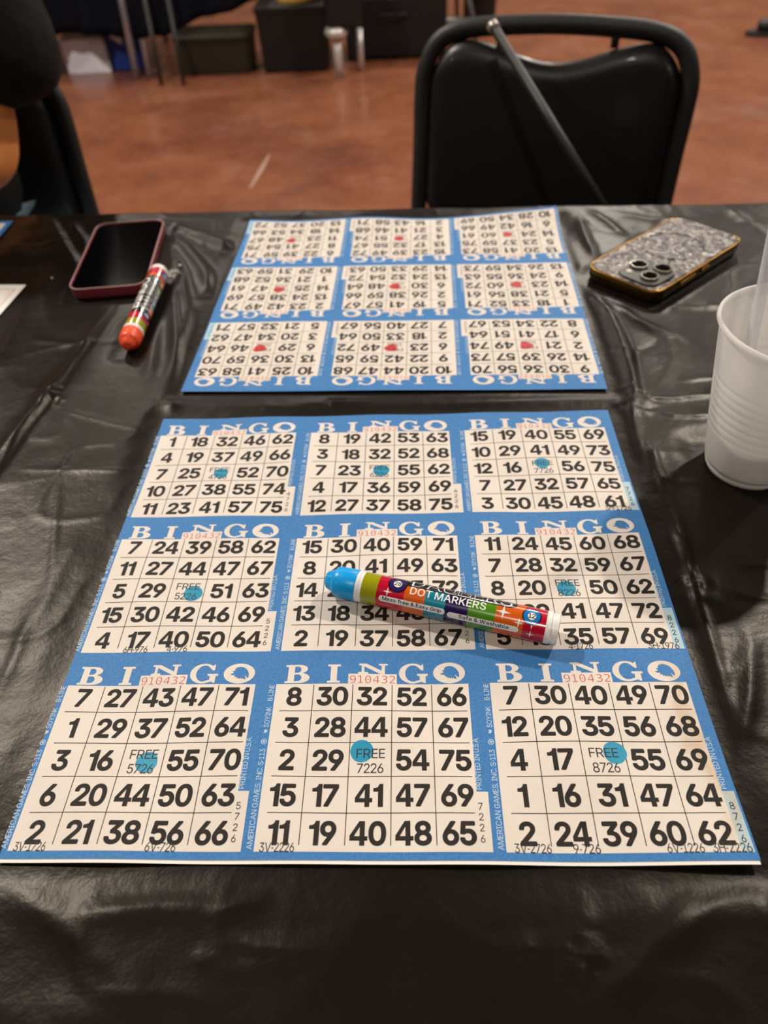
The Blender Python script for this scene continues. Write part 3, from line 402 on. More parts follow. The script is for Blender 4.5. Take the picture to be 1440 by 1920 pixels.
def one_card(S, ci, ri, rows, serial, dot, notes, seed, sharp=True):
    U, V = CU[ci], CV[ri]
    S.rect(U, U+102.9, V, V+85.2, 1, E1)
    tabm = 6 if ci == 2 else 1
    S.rect(U+102.9, min(U+108.3, 340.3), V+57.8, V+85.2, tabm, E1)
    S.rect(U+38.6, U+64.8, V-6.0, V, 1, E1*1.5)
    for (sh, w), u, ww, hh, base in ((LB, 4.2, 13.4, 11.2, .5), (LI, 27.2, 7.0, 11.2, .5), (LN, 43.8, 16.0, 6.4, 6.0), (LG, 65.9, 15.6, 11.6, .8), (LO, 84.4, 17.2, 11.9, .7)):
        S.shape([(x/w*ww, y*hh) for x, y in sh[0]], sh[1], U+u, V-base, 1, E1)
    S.shape([(x/1.44*17.2, y*11.9) for x, y in BL[0]], BL[1], U+84.4, V-.7, 0, E1*2)
    S.text('910432', 'mono', 4.3, U+51.7, V-.5, 3, E1*2.5, fit=24.2, gap=.25)
    # ruled lines
    for k in range(1, 5):
        S.rect(U+3.2+.2*k, U+101.4, V+15.7+17.4*(k-1)-.2, V+15.7+17.4*(k-1)+.2, 2, E1*2)
        x = U+20.4+20.95*(k-1)
        S.rect(x-.2, x+.2, V+.6, V+82.4, 2, E1*2.2)
    for r_, row in enumerate(rows):
        base = V+15.7+17.4*r_-2.9
        for c_, t in enumerate(row):
            uc = U+9.9+20.95*c_+(.6 if c_ == 0 else 0)
            if t == 'F':
                S.text('FREE', 'reg', 4.8, uc+.2, V+41.3, 7, E1*3, fit=14.2, gap=.12)
                S.text(serial, 'reg', 4.8, uc+.1, V+48.8, 7, E1*3, fit=13.0, gap=.1)
            else:
                S.text(t, 'bold', 11.0, uc, base+.1, 2, E1*2, gap=.03, wide=1.04)
    for k, ch in enumerate(serial):
        S.text(ch, 'reg', 3.3, U+104.2+(0 if ci < 2 else 1), V+66.4+k*4.9, 7, E1*3)
    if dot: S.disc(dot[0], dot[1], dot[2], 4, E1*2.5, wob=dot[3], seed=seed)
    for t, u, fit in notes: S.text(t, 'reg', 4.0, U+u, V+85.3, 7, E1*3, fit=fit, gap=.1)
    # fine side print, reading upwards
    q = math.pi/2
    S.text('AMERICAN GAMES, INC. S-113', 'reg', 2.6, U-.9, V+60.5, 5, E1*2, rot=q, fit=47.5, gap=.1)
    S.disc(U-2.2, V+32.8, 1.5, 5, E1*2); S.disc(U-2.2, V+32.8, 1.15, 0, E1*2.5)
    st = [(1.0*(1 if k % 2 == 0 else .42)*math.sin(math.pi*k/5), 1.0*(1 if k % 2 == 0 else .42)*math.cos(math.pi*k/5)) for k in range(10)]
    S.shape(*tess([st]), U-2.2, V+32.8, 5, E1*3)
    S.shape(*tess([[(-.9,-1),(.2,-1),(1.2,.3),(.5,.4),(.9,1.2),(-.2,.6),(-.3,1.1),(-.9,.2),(-.2,.2)]]), U-2.2, V+27.2, 5, E1*2)
    S.text('SOYINK', 'reg', 2.6, U-.9, V+19.3, 5, E1*2, rot=q, fit=11.5, gap=.1)
    S.text('B-LINE', 'reg', 2.6, U-.9, V+5.2, 5, E1*2, rot=q, fit=9.5, gap=.1)
    S.text('PRINTED IN U.S.A.', 'reg', 2.6, U+105.6, V+43.5, 5, E1*2, rot=q, fit=26.5, gap=.1)
def bingo_sheet(kind, cards, dots, serials, notes, mats):
    S = Layered(kind)
    S.rect(0, SW*1000, 0, SH*1000, 0, 0)
    for r_ in range(3):
        for c_ in range(3):
            k = r_*3+c_
            rows = [x.split() for x in cards[k].split('/')]
            one_card(S, c_, r_, rows, serials[k], dots[k], notes.get(k, []), k)
    # paper thickness: skirt round the rim
    n0 = len(S.V); P = []
    W, H = SW*1000, SH*1000; g = 5
    rim = [(k*g, 0) for k in range(int(W//g)+1)]+[(W, k*g) for k in range(int(H//g)+1)]+[(W-k*g, H) for k in range(int(W//g)+1)]+[(0, H-k*g) for k in range(int(H//g)+1)]
    for u, v in rim: S.p(u, v, 0); S.p(u, v, -.0002)
    m = len(rim)
    for k in range(m):
        k2 = (k+1) % m; S.F.append((n0+2*k, n0+2*k+1, n0+2*k2+1, n0+2*k2)); S.M.append(8)
    return S.build('bingo_sheet', mats)
FRONT = ['1 18 32 46 62/4 19 37 49 66/7 25 F 52 70/10 27 38 55 74/11 23 41 57 75',
 '8 19 42 53 63/3 18 32 52 68/7 23 F 55 62/4 17 36 59 69/12 27 37 58 75',
 '15 19 40 55 69/10 29 41 49 73/12 16 F 56 75/7 27 32 57 65/3 30 45 48 61',
 '7 24 39 58 62/11 27 44 47 67/5 29 F 51 63/15 30 42 46 69/4 17 40 50 64',
 '15 30 40 59 71/8 20 41 49 63/14 26 F 53 72/13 18 34 48 61/2 19 37 58 67',
 '11 24 45 60 68/7 28 32 59 67/8 20 F 50 62/12 29 41 47 72/5 18 35 57 69',
 '7 27 43 47 71/1 29 37 52 64/3 16 F 55 70/6 20 44 50 63/2 21 38 56 66',
 '8 30 32 52 66/3 28 44 57 67/2 29 F 54 75/15 17 41 47 69/11 19 40 48 65',
 '7 30 40 49 70/12 20 35 56 68/4 17 F 55 69/1 16 31 47 64/2 24 39 60 62']
FD = [(56.2,63.1,5.1,.02),(170.1,62.4,5.7,.03),(282.9,59,5.2,.03),(58.6,169.8,5.7,.02),None,(282,168.8,5.6,.02),(57,274.7,5.5,.02),(164.5,269.2,5.8,.01),(288.7,270.5,5.7,.02)]
FS = ['4726','6226','7726','5226','6726','8226','5726','7226','8726']
FN = {2: [('3H-1726', 95, 17)], 3: [('6H-976', 31, 14), ('4-976', 55, 11.5)], 5: [('4-1726', 52, 13), ('3H-1976', 97, 17)],
      6: [('3V-1726', 10, 15), ('6V-726', 71, 14)], 7: [('3V-2226', 10.5, 16)], 8: [('3V-2726', 12, 16.5), ('9-726', 36, 12), ('6V-1226', 79, 16), ('3H-2226', 99, 17)]}
BACK = ['9 30 36 56 70/14 26 39 57 73/2 21 F 49 74/6 17 41 51 64/8 22 34 53 67',
 '10 20 44 47 68/9 22 42 59 65/6 23 F 49 72/2 18 33 50 64/7 27 40 56 67',
 '10 25 41 58 63/13 30 36 59 70/6 29 F 46 64/3 20 34 47 62/5 21 32 57 71',
 '1 18 33 52 71/5 21 38 56 61/14 23 F 60 72/9 24 36 55 63/13 26 34 59 73',
 '5 19 41 57 67/2 26 38 59 66/6 30 F 48 64/13 24 32 54 72/14 29 33 50 63',
 '2 23 42 49 71/13 24 38 57 69/14 25 F 47 61/1 21 36 52 68/10 29 31 59 63',
 '13 20 41 58 73/5 23 37 59 75/14 24 F 60 61/6 16 42 49 66/10 28 34 50 69',
 '15 23 39 49 72/13 17 32 55 67/4 27 F 51 74/3 21 41 46 68/2 16 43 58 71',
 '6 22 39 59 71/8 27 41 54 75/11 23 F 48 67/14 18 34 53 66/13 20 37 52 72']
BD = [(57,62.1,5.5,.13),(171.9,61.9,5.5,.13),(286.1,61.6,5.5,.13),(55.8,168.6,5.4,.12),(171.8,166.7,5.4,.12),(284.7,165.8,5.4,.12),(55.8,274.5,5.0,.1),(170.9,272.4,5.0,.1),(286.9,270.2,5.0,.1)]
BS = ['1026','1526','2026','2526','3026','3526','4026','4526','5026']
mm = [MATS[k] for k in ('paper_blue', 'paper_front', 'ink_black', 'ink_red', 'dab_blue', 'pale_print', 'pale_front', 'ink_thin', 'bare_paper')]
fs = bingo_sheet('front', FRONT, FD, FS, FN, mm)
fs.location = (-.0057, .2653, TZ+.0009); fs.rotation_euler = (0, 0, -.0558)
tag(fs, 'large blue bingo sheet dabbed with blue dots, lying under the blue-capped marker', 'bingo sheet')
S = Layered('front'); S.rect(.3, SW*1000-.3, 0, SH*1000+1.6, 0, 0)
us = bingo_under = S.build('bingo_sheet', [MATS['bare_paper']])
us.location = (-.0057, .2653, TZ+.0006); us.rotation_euler = (0, 0, -.0558)
tag(us, 'white-edged sheet peeking out beneath the near side of the blue-dabbed bingo sheet', 'bingo sheet')
mb = [MATS[k] for k in ('paper_blue', 'paper_white', 'ink_black', 'ink_red', 'dab_red', 'pale_print', 'pale_tab', 'ink_thin', 'dark_edge')]
bs = bingo_sheet('back', BACK, BD, BS, {}, mb)
bs.location = (.0235, .6158, TZ+.0012); bs.rotation_euler = (0, 0, math.pi-.0813)
tag(bs, 'upside-down blue bingo sheet dabbed with red dots, at the far edge of the table', 'bingo sheet')
# two papers that run out of the picture on the left
S = Layered('flat'); S.rect(0, 140, 0, 150, 0, 0); S.rect(3, 134, 6, 150, 1, E1)
for k in range(1, 5): S.rect(3, 134, 6+k*17, 6.5+k*17, 2, E1*2)
for k in range(5):
    for c_ in range(6): S.text(str(17+7*k+9*c_)[:2], 'bold', 9.5, 123-c_*20, 20+k*17, 2, E1*2)
o = S.build('bingo_sheet', [MATS['paper_blue'], MATS['paper_white'], MATS['ink_black']])
# local top-right corner (140,0) goes to the seen corner
def place_corner(o, u, v, corner, nxt, un, vn, z):
    """rotate so that local sheet point (u,v) lands on corner and (un,vn) lies towards nxt"""
    lx, ly = u/1000-SW/2, SH/2-v/1000; mx, my = un/1000-SW/2, SH/2-vn/1000
    a = math.atan2(nxt.y-corner.y, nxt.x-corner.x)-math.atan2(my-ly, mx-lx)
    o.rotation_euler = (0, 0, a)
    o.location = (corner.x-(math.cos(a)*lx-math.sin(a)*ly), corner.y-(math.sin(a)*lx+math.cos(a)*ly), z)
place_corner(o, 140, 0, at(25, 416), at(0, 446), 140, 150, TZ+.0012)
tag(o, 'corner of a blue bingo sheet at the left edge beside the seated person', 'bingo sheet')
S = Layered('flat', 20.0); S.rect(0, 120, 0, 170, 0, 0)
S.rect(6, 112.2, 9, 9.7, 1, E1); S.rect(112, 112.8, 9, 160, 1, E1); S.rect(108.6, 109, 12, 160, 2, E1)
for k in range(4):
    S.text('BINGO'[k:], 'semi', 13, 76-k*4, 33+k*26, 1, E1)
o = S.build('paper_flyer', [MATS['bare_paper'], mat('print_rose', (206,70,92), .6), mat('print_tan', (176,150,132), .6)])
place_corner(o, 120, 0, at(50, 536), at(0, 593), 120, 170, TZ+.0012)
tag(o, 'white paper with rose-red print, at the left edge of the table', 'paper')

# ------------------------------------------------------------------ the covered table
TH = -.0934; E1V = Vector((math.cos(TH), math.sin(TH), 0)); E2V = Vector((-math.sin(TH), math.cos(TH), 0)); P0 = Vector((.007, .804, 0))
TDEP = .79; S0, S1 = -1.15, 1.25
def vnoise(x, y, seed=0):
    xi = np.floor(x).astype(np.int64); yi = np.floor(y).astype(np.int64); fx = x-xi; fy = y-yi
    fx = fx*fx*fx*(fx*(fx*6-15)+10); fy = fy*fy*fy*(fy*(fy*6-15)+10)
    def hsh(a, b):
        h = (a*374761393+b*668265263+seed*1274126177) & 0xffffffff
        h = ((h ^ (h >> 13))*1274126177) & 0xffffffff
        return ((h ^ (h >> 16)) & 0xffff)/65535.
    return (hsh(xi, yi)*(1-fx)+hsh(xi+1, yi)*fx)*(1-fy)+(hsh(xi, yi+1)*(1-fx)+hsh(xi+1, yi+1)*fx)*fy
FOLDS = [  # picture positions of each fold line, height mm, width left mm, width right mm
 ([(213,580),(150,668),(97,740),(50,805),(10,867),(-40,940)], 4.2, 4, 9),
 ([(100,747),(60,790),(20,835),(-20,880)], 2.0, 3, 4),
 ([(50,567),(20,627),(0,670),(-30,730)], 2.6, 5, 6),
 ([(96,412),(118,450),(147,500)], 4.0, 4, 9),
 ([(135,420),(160,455),(178,480)], 3.0, 4, 7),
 ([(60,408),(95,450),(120,500)], 3, 8, 10),
 ([(0,450),(50,490),(80,540),(90,600)], 3.0, 14, 10),
 ([(310,422),(360,438),(417,458),(450,476)], 4.0, 6, 9),
 ([(312,436),(350,466),(385,510),(400,560)], 4.0, 6, 8),
 ([(315,460),(340,520),(352,590),(345,650)], 3.4, 6, 7),
 ([(322,500),(330,580),(335,680),(325,760),(318,800)], 3.6, 5, 8),
 ([(300,590),(290,650),(280,720)], 2.0, 8, 8),
 ([(43,883),(150,884),(262,883)], .7, 1.2, 1.6),
 ([(117,770),(200,793),(290,814)], .9, 1.5, 3),
 ([(60,640),(150,650),(240,640)], .8, 3, 4),
 ([(110,905),(103,1005),(96,1100)], .7, 1.5, 1.5),
 ([(1097,547),(1140,593),(1168,670),(1187,743)], 4.2, 5, 6),
 ([(1148,600),(1180,670),(1192,745)], 2.6, 3, 5),
 ([(1187,750),(1182,775),(1192,820),(1205,872)], 2.2, 3, 4),
 ([(1143,573),(1190,605),(1240,627),(1270,640)], 2.8, 4, 9),
 ([(1240,627),(1255,680),(1230,730)], 1.5, 10, 14),
 ([(1200,752),(1270,750),(1345,742)], 1.6, 2, 3),
 ([(1240,783),(1290,784),(1335,782)], 1.2, 1.5, 2),
 ([(1280,718),(1340,711)], 1.2, 2, 2), ([(1200,735),(1130,728),(1050,737)], 1.2, 3, 4),
 ([(1237,578),(1300,581),(1360,578)], 1.8, 3, 5),
 ([(1217,828),(1240,905),(1256,947)], 1.8, 2, 3),
 ([(1190,907),(1240,904),(1320,911)], .9, 1.4, 1.8),
 ([(1256,947),(1280,1020),(1294,1087),(1310,1140),(1330,1200),(1355,1290),(1381,1370)], 2.8, 3, 6),
 ([(1212,940),(1235,1010),(1247,1056),(1262,1100),(1280,1140)], 2.0, 2.5, 4),
 ([(1256,990),(1270,1010),(1288,1050)], 1.2, 2, 2),
 ([(1366,1109),(1400,1118),(1450,1126)], 1.2, 2, 3), ([(1380,1061),(1450,1060)], 1.0, 3, 3),
 ([(1412,1210),(1405,1320),(1385,1400),(1380,1500)], 1.8, 3, 5),
 ([(1104,398),(1140,420),(1172,446)], 2.8, 4, 6), ([(1085,414),(1098,448),(1117,485)], 3.4, 4, 5),
 ([(1150,402),(1220,415),(1290,412)], 2.0, 6, 8), ([(1370,395),(1400,420),(1440,445)], 2.4, 5, 8),
 ([(1060,450),(1085,500),(1095,545)], 2, 5, 5),
 ([(560,757),(625,757),(700,752)], .9, 1.5, 2), ([(625,757),(600,742)], 1.0, 1.5, 2), ([(625,757),(632,782)], 1.0, 1.5, 2), ([(625,757),(655,745)], 1, 1.5, 2),
 ([(400,760),(520,765),(600,770)], .9, 3, 4), ([(800,765),(900,758),(1040,752)], 1.0, 4, 5),
 ([(160,1715),(230,1705),(300,1695),(370,1697),(415,1710)], 1.8, 4, 7), ([(415,1712),(450,1690),(510,1676)], 1.8, 2.5, 4),
 ([(415,1710),(425,1660),(432,1630)], .9, 1.5, 2), ([(440,1760),(490,1775),(560,1776),(612,1785)], 1.4, 2.5, 4),
 ([(372,1787),(385,1804),(398,1800)], 1.4, 1.2, 1.4),
 ([(1100,1890),(1170,1830),(1240,1750),(1320,1650)], 2.0, 3, 6), ([(1240,1790),(1330,1700),(1440,1650)], 1.8, 4, 7),
 ([(60,1900),(180,1900),(300,1880)], 1.2, 12, 14), ([(0,1640),(120,1740),(270,1870)], 1.6, 14, 6),
 ([(700,1680),(640,1780),(560,1900)], 1.2, 8, 14), ([(0,1300),(30,1230),(60,1150)], .8, 3, 4),
 ([(150,1000),(110,1080),(60,1190)], .9, 6, 8), ([(1400,1500),(1425,1640),(1440,1760)], 1.6, 4, 6),
]
def cloth_height(X, Y):
    wx = X+.02*(vnoise(X*9, Y*9, 3)-.5); wy = Y+.02*(vnoise(X*9, Y*9, 4)-.5)
    H = .0022*vnoise(wx*9, wy*9, 1)+.0007*vnoise(wx*26, wy*26, 2)
    rg = 1-np.abs(2*vnoise(wx*11+3, wy*7, 5)-1); H += .0007*rg**5*vnoise(X*5, Y*5, 8)
    rg = 1-np.abs(2*vnoise(wx*19+7, wy*23, 6)-1); H += .0006*rg**7
    fa = vnoise(X*3, Y*3, 12)
    for poly, amp, wl, wr in FOLDS:
        W = [at(*q) for q in poly]; best = np.full(X.shape, 9.0); sgn = np.zeros(X.shape); tt = np.zeros(X.shape)
        Ls = [0]
        for a, b in zip(W, W[1:]): Ls.append(Ls[-1]+(b-a).length)
        for k, (a, b) in enumerate(zip(W, W[1:])):
            dx, dy = b.x-a.x, b.y-a.y; L = math.hypot(dx, dy)
            t = np.clip(((X-a.x)*dx+(Y-a.y)*dy)/L/L, 0, 1)
            ex = X-a.x-t*dx; ey = Y-a.y-t*dy; d = np.hypot(ex, ey)
            s = (dx*ey-dy*ex); m = d < best
            best = np.where(m, d, best); sgn = np.where(m, s, sgn); tt = np.where(m, (Ls[k]+t*L)/Ls[-1], tt)
        w = np.where(sgn > 0, wl, wr)/1000.
        H += amp/1000.*np.exp(-(best/w)**1.5)*np.clip(4*tt*(1-tt)+.25, 0, 1)*(.8+.4*fa)
    # knots where folds meet
    for (px, py), r, a in (((100,747),.012,2.2),((1188,755),.014,2.2),((1293,1097),.013,2.0),((1245,905),.009,1.2),((625,757),.01,1.0),((985,1780),.006,.8),((1085,1800),.012,1.2)):
        c = at(px, py); d = np.hypot(X-c.x, Y-c.y)
        H += a/1000*np.exp(-(d/r)**2)*(1-np.abs(2*vnoise(X*160, Y*220, 9)-1))*1.4
    return H
def flat_mask(X, Y):
    M = np.ones(X.shape)
    def rect(cx, cy, th, w, h, soft, r=0):
        nonlocal M
        c, s = math.cos(th), math.sin(th); u = (X-cx)*c+(Y-cy)*s; v = -(X-cx)*s+(Y-cy)*c
        d = np.hypot(np.maximum(np.abs(u)-w/2, 0), np.maximum(np.abs(v)-h/2, 0))
        t = np.clip(d/soft, 0, 1); M *= t*t*(3-2*t)
    rect(-.0057, .2645, -.0558, SW+.004, SH+.005, .02)
    rect(.0235, .6158, -.0813, SW+.004, SH+.004, .018)
    rect(-.26, .7102, .0523, .080, .156, .012)
    rect(.2884, .6423, 2.2612, .082, .160, .014)
    rect(.2504, .3486, 0, .05, .05, .02)
    rect(-.2115, .597, 1.50, .14, .012, .014)
    rect(-.49, .755, 0, .15, .16, .03); rect(-.45, .60, 0, .20, .22, .03)
    return M
ss = np.concatenate([np.arange(S0-.3, -.62, .012), np.arange(-.62, .62, .0023), np.arange(.62, S1+.3, .012)])
R_ = .008
q_far = np.concatenate([-np.array([.42, .34, .27, .2, .15, .1, .07, .045, .03])-R_*1.57, -np.linspace(R_*1.57, 0, 7)[:-1]])
tq = np.concatenate([q_far, np.arange(0, TDEP, .0023), TDEP+np.linspace(0, R_*1.57, 7)[0:], TDEP+R_*1.57+np.array([.02, .05, .1, .16, .22, .28])])
def wrap1(q, L):
    """distance along the cloth -> (inward coordinate, drop, part)"""
    pos = np.where(q < 0, 0., np.where(q > L, L, q)); drop = np.zeros(q.shape); out = np.zeros(q.shape)
    o = np.where(q < 0, -q, np.where(q > L, q-L, 0)); a = np.clip(o/R_, 0, math.pi/2)
    drop = R_*(1-np.cos(a))+np.maximum(o-R_*math.pi/2, 0); out = R_*np.sin(a)
    sg = np.where(q < 0, -1., np.where(q > L, 1., 0.))
    return pos, drop, out*sg, o
SSg, TQ = np.meshgrid(ss, tq)
ps, ds, os_, _o1 = wrap1(SSg-S0, S1-S0); ps = ps+S0
pt, dt, ot, _o2 = wrap1(TQ, TDEP)
X = P0.x+E1V.x*(ps+os_)-E2V.x*(pt+ot); Y = P0.y+E1V.y*(ps+os_)-E2V.y*(pt+ot)
H = cloth_height(X, Y)*flat_mask(X, Y)
drop = np.maximum(ds, dt)
fade = np.clip(1-drop/.03, 0, 1)
edge_fold = np.clip(drop/.08, 0, 1)*(.012*np.sin(SSg*31+2*np.sin(SSg*7))+.006*np.sin(SSg*67+1))
sgn_t = np.where(TQ < 0, -1., np.where(TQ > TDEP, 1., 0.))
X2 = X-E2V.x*edge_fold*sgn_t; Y2 = Y-E2V.y*edge_fold*sgn_t
sgn_s = np.where(SSg < S0, -1., np.where(SSg > S1, 1., 0.))
ef2 = np.clip(drop/.08, 0, 1)*.012*np.sin(TQ*34)
X2 += E1V.x*ef2*sgn_s; Y2 += E1V.y*ef2*sgn_s
Z = TZ-drop+H*fade
nr, nc = SSg.shape
Vv = np.stack([X2, Y2, Z], -1).reshape(-1, 3)
ii = np.arange((nr-1)*(nc-1)); a = (ii//(nc-1))*nc+ii % (nc-1)
Fq = np.stack([a+nc, a+nc+1, a+1, a], -1)
me = bpy.data.meshes.new('tablecloth')
me.vertices.add(len(Vv)); me.vertices.foreach_set('co', Vv.ravel())
me.loops.add(Fq.size); me.loops.foreach_set('vertex_index', Fq.ravel().astype(np.int32))
me.polygons.add(len(Fq)); me.polygons.foreach_set('loop_start', np.arange(0, Fq.size, 4, dtype=np.int32)); me.polygons.foreach_set('loop_total', np.full(len(Fq), 4, dtype=np.int32))
me.polygons.foreach_set('use_smooth', np.ones(len(Fq), dtype=bool)); me.update(calc_edges=True); me.validate()
# black plastic film
m = mat('black_film', (21,16,12), .42, spec=.24); nt = m.node_tree; b = nt.nodes['Principled BSDF']
tc = [n for n in nt.nodes if n.type == 'TEX_COORD'][0]; vec = tc.outputs['Object']
rr_ = nt.nodes.new('ShaderNodeMapRange'); rr_.inputs['To Min'].default_value = .25; rr_.inputs['To Max'].default_value = .44; b.inputs['Specular Tint'].default_value = (1, .91, .8, 1)
nt.links.new(mix_noise(nt, vec, 7, 4), rr_.inputs['Value']); nt.links.new(rr_.outputs[0], b.inputs['Roughness'])
bp1 = nt.nodes.new('ShaderNodeBump'); bp1.inputs['Strength'].default_value = .35; bp1.inputs['Distance'].default_value = .004
nt.links.new(mix_noise(nt, vec, 22, 5, .55), bp1.inputs['Height'])
bp2 = nt.nodes.new('ShaderNodeBump'); bp2.inputs['Strength'].default_value = .1; bp2.inputs['Distance'].default_value = .0006
nt.links.new(mix_noise(nt, vec, 700, 3), bp2.inputs['Height']); nt.links.new(bp1.outputs['Normal'], bp2.inputs['Normal'])
nt.links.new(bp2.outputs['Normal'], b.inputs['Normal'])
cloth = link('tablecloth', me, m)
tag(cloth, 'creased black plastic tablecloth covering the table in the foreground', 'tablecloth')
# the folding table beneath it
mat('laminate', (170,165,158), .5, noise=(60, .5, (150,146,140))); mat('grey_steel', (120,122,126), .35, metal=.9)
ft = empty('folding_table', tuple(P0+E1V*((S0+S1)/2)-E2V*(TDEP/2)), TH)
hw, hd = (S1-S0)/2-.004, TDEP/2-.004
bevel(from_bm('tabletop', box_bm(-hw, hw, -hd, hd, TZ-.035, TZ-.003), MATS['laminate'], ft), .004)
for sx in (-1, 1):
    for sy in (-1, 1):
        tube('leg', [(sx*(hw-.22), sy*(hd-.08), 0), (sx*(hw-.22), sy*(hd-.08), TZ-.035)], .014, MATS['grey_steel'], ft)
    tube('crossbar', [(sx*(hw-.22), -(hd-.08), .12), (sx*(hw-.22), hd-.08, .12)], .010, MATS['grey_steel'], ft)
tag(ft, 'folding table hidden under the creased black tablecloth', 'table')
# small specks lying on the cloth
mat('crumb', (196,150,110), .6); mat('glitter', (225,225,225), .3)
for (px, py, kind) in ((99,526,'crumb'),(340,508,'glitter')):
    p = at(px, py); bm = bmesh.new(); bmesh.ops.create_icosphere(bm, subdivisions=1, radius=.0016)
    for v in bm.verts: v.co *= random.uniform(.7, 1.2)
    o = from_bm('crumb', bm, MATS[kind], None, True, (p.x, p.y, TZ+float(cloth_height(np.array([p.x]), np.array([p.y]))[0])+.001))
    tag(o, 'tan crumb on the black tablecloth left of the face-up phone' if kind == 'crumb' else 'white speck on the black tablecloth right of the orange-capped marker', 'crumb')

# ------------------------------------------------------------------ dot markers
for n_, c_ in dict(olive=(150,150,12), crimson=(186,14,48), tangerine=(214,92,22), teal=(16,128,150), navy=(36,24,78), leaf=(78,138,28), black=(16,15,17), plum=(46,30,92), sky=(22,118,190), white=(240,238,236)).items():
    mat('label_'+n_, c_, .22, coat=.5)
mat('cap_blue', (6,160,232), .32, sub=.15); mat('cap_orange', (240,82,44), .32, sub=.15); mat('white_plastic', (236,234,230), .3)
def dot_marker(tip, end, roll, capm, label, flute=.16):
    R = .0091; a = end-tip; L = a.length
    root = empty('dot_marker', (0, 0, 0))
    zc = a.normalized(); yv = Vector((0, 0, 1)).cross(zc).normalized(); zv = zc.cross(yv)
    Mx = Matrix((zc, yv, zv)).transposed().to_4x4()
    root.matrix_world = Matrix.Translation(tip+Vector((0, 0, TZ))) @ Mx @ Matrix.Rotation(roll, 4, 'X')
    tag(root, label, 'marker')
    def ring_mesh(name, prof, m, seg=48, flute=None):
        V = []; F = []; prof = [(x*L, r_) for x, r_ in prof]
        for x, r_ in prof:
            for k in range(seg):
                an = 2*math.pi*k/seg; q = r_
                if flute and x < flute[0]*L and r_ > .001: q = r_*(1-flute[1]*(.5+.5*math.cos(8*an))**3)
                V.append((x, -q*math.sin(an), q*math.cos(an)))
        n = len(prof)
        for i in range(n-1):
            for k in range(seg):
                k2 = (k+1) % seg; F.append((i*seg+k, i*seg+k2, (i+1)*seg+k2, (i+1)*seg+k))
        bm = bmesh.new(); vs = [bm.verts.new(v) for v in V]
        for f in F: bm.faces.new([vs[j] for j in f])
        bm.faces.new(vs[:seg]); bm.faces.new(vs[-seg:])
        o = from_bm(name, bm, m, root, True); md = o.modifiers.new('edge', 'EDGE_SPLIT'); md.split_angle = .7
        return o
    ring_mesh('cap', [(.0, .0022), (.003, .0036), (.012, .0052), (.026, .0060), (.036, .0066), (.041, .0070), (.047, .0082), (.055, .0088), (.07, .0091), (.146, .0094), (.149, .0092)], capm, 64, (.036, flute))
    ring_mesh('collar', [(.149, .0088), (.150, .0092), (.161, .0092), (.162, .0088), (.165, .0088), (.166, .0092), (.178, .0092)], MATS['white_plastic'])
    ring_mesh('end_plug', [(.947, .0089), (.948, .0090), (.968, .0090), (.970, .0085), (.978, .0085), (.980, .0088), (.997, .0087), (1.0, .0083)], MATS['white_plastic'])
    # barrel with its printed label
    V = []; F = []; Mi = []
    names = ['white', 'olive', 'crimson', 'tangerine', 'teal', 'navy', 'leaf', 'black', 'plum', 'sky']
    def P(x, arcmm, off):
        V.append((x, arcmm/1000, off)); return len(V)-1
    def patch(t0, t1, p0, p1, m, off):
        n = max(2, int(abs(p1-p0)/5)); xs = [t0*L, t1*L]
        idx = [[P(x, math.radians(p0+(p1-p0)*k/n)*R*1000, off) for x in xs] for k in range(n+1)]
        for k in range(n): F.append((idx[k][0], idx[k+1][0], idx[k+1][1], idx[k][1])); Mi.append(names.index(m))
    B = [(.178, .247, 'olive'), (.247, .365, 'crimson'), (.365, .453, 'tangerine'), (.453, .54, 'teal'), (.54, .635, 'navy'), (.635, .745, 'leaf'), (.745, .86, 'tangerine'), (.86, .947, 'crimson')]
    for t0, t1, m in B: patch(t0, t1, 0, 360, m, 0)
    def shape(pts, tr, xc, ac, m, off, sc=1):
        b0 = len(V)
        for x, y in pts: P(xc*L+x*sc/1000, ac-y*sc, off)
        for t in tr: F.append(tuple(b0+k for k in t)); Mi.append(names.index(m))
    deg = lambda d: math.radians(d)*R*1000
    def grid_shape(w, h, xc, ac, m, off, r_):
        pts = rounded(w, h, r_, 6); n = 14
        # slice into strips so it follows the barrel
        ys = sorted(set([round(h/2*math.cos(math.pi*k/n), 4) for k in range(n+1)]))
        def half(y):
            d = max(abs(y)-(h/2-r_), 0); return w/2-r_+math.sqrt(max(r_*r_-d*d, 0))
        for y0, y1 in zip(ys, ys[1:]):
            shape([(-half(y0), y0), (half(y0), y0), (half(y1), y1), (-half(y1), y1)], [(0,1,2),(0,2,3)], xc, ac, m, off)
    def txt(s, font, h, xc, base, m, off, fit=None, **kw):
        sh, w = text_shapes(s, font, h, **kw); k = fit/w if fit else 1
        for pts, tr in sh: shape([(x*k, y) for x, y in pts], tr, xc, base, m, off)
    e = .00004
    grid_shape(L*1000*.50, 17.0, .575, deg(-58), 'black', e, 4)
    txt('DAUBERS', 'bold' if 0 else 'semi', 7.6, .595, deg(-10), 'white', 2*e, fit=L*1000*.42, gap=.07)
    txt('DAUBERS', 'reg', 7.0, .595, deg(-12), 'black', 3*e, fit=L*1000*.405, gap=.11)
    txt('BINGO', 'semi', 9.5, .585, deg(-70), 'white', 2*e, fit=L*1000*.42, gap=.05)
    txt('DOT MARKERS', 'semi', 4.6, .545, deg(25), 'white', 2*e, fit=L*1000*.318, gap=.12, space=.25)
    grid_shape(L*1000*.283, 3.6, .402, deg(62), 'white', 2*e, 1.79)
    txt('Mess-free & Easy Grip', 'semi', 2.2, .402, deg(62)+.8, 'black', 3*e, fit=L*1000*.252, gap=.12, space=.3)
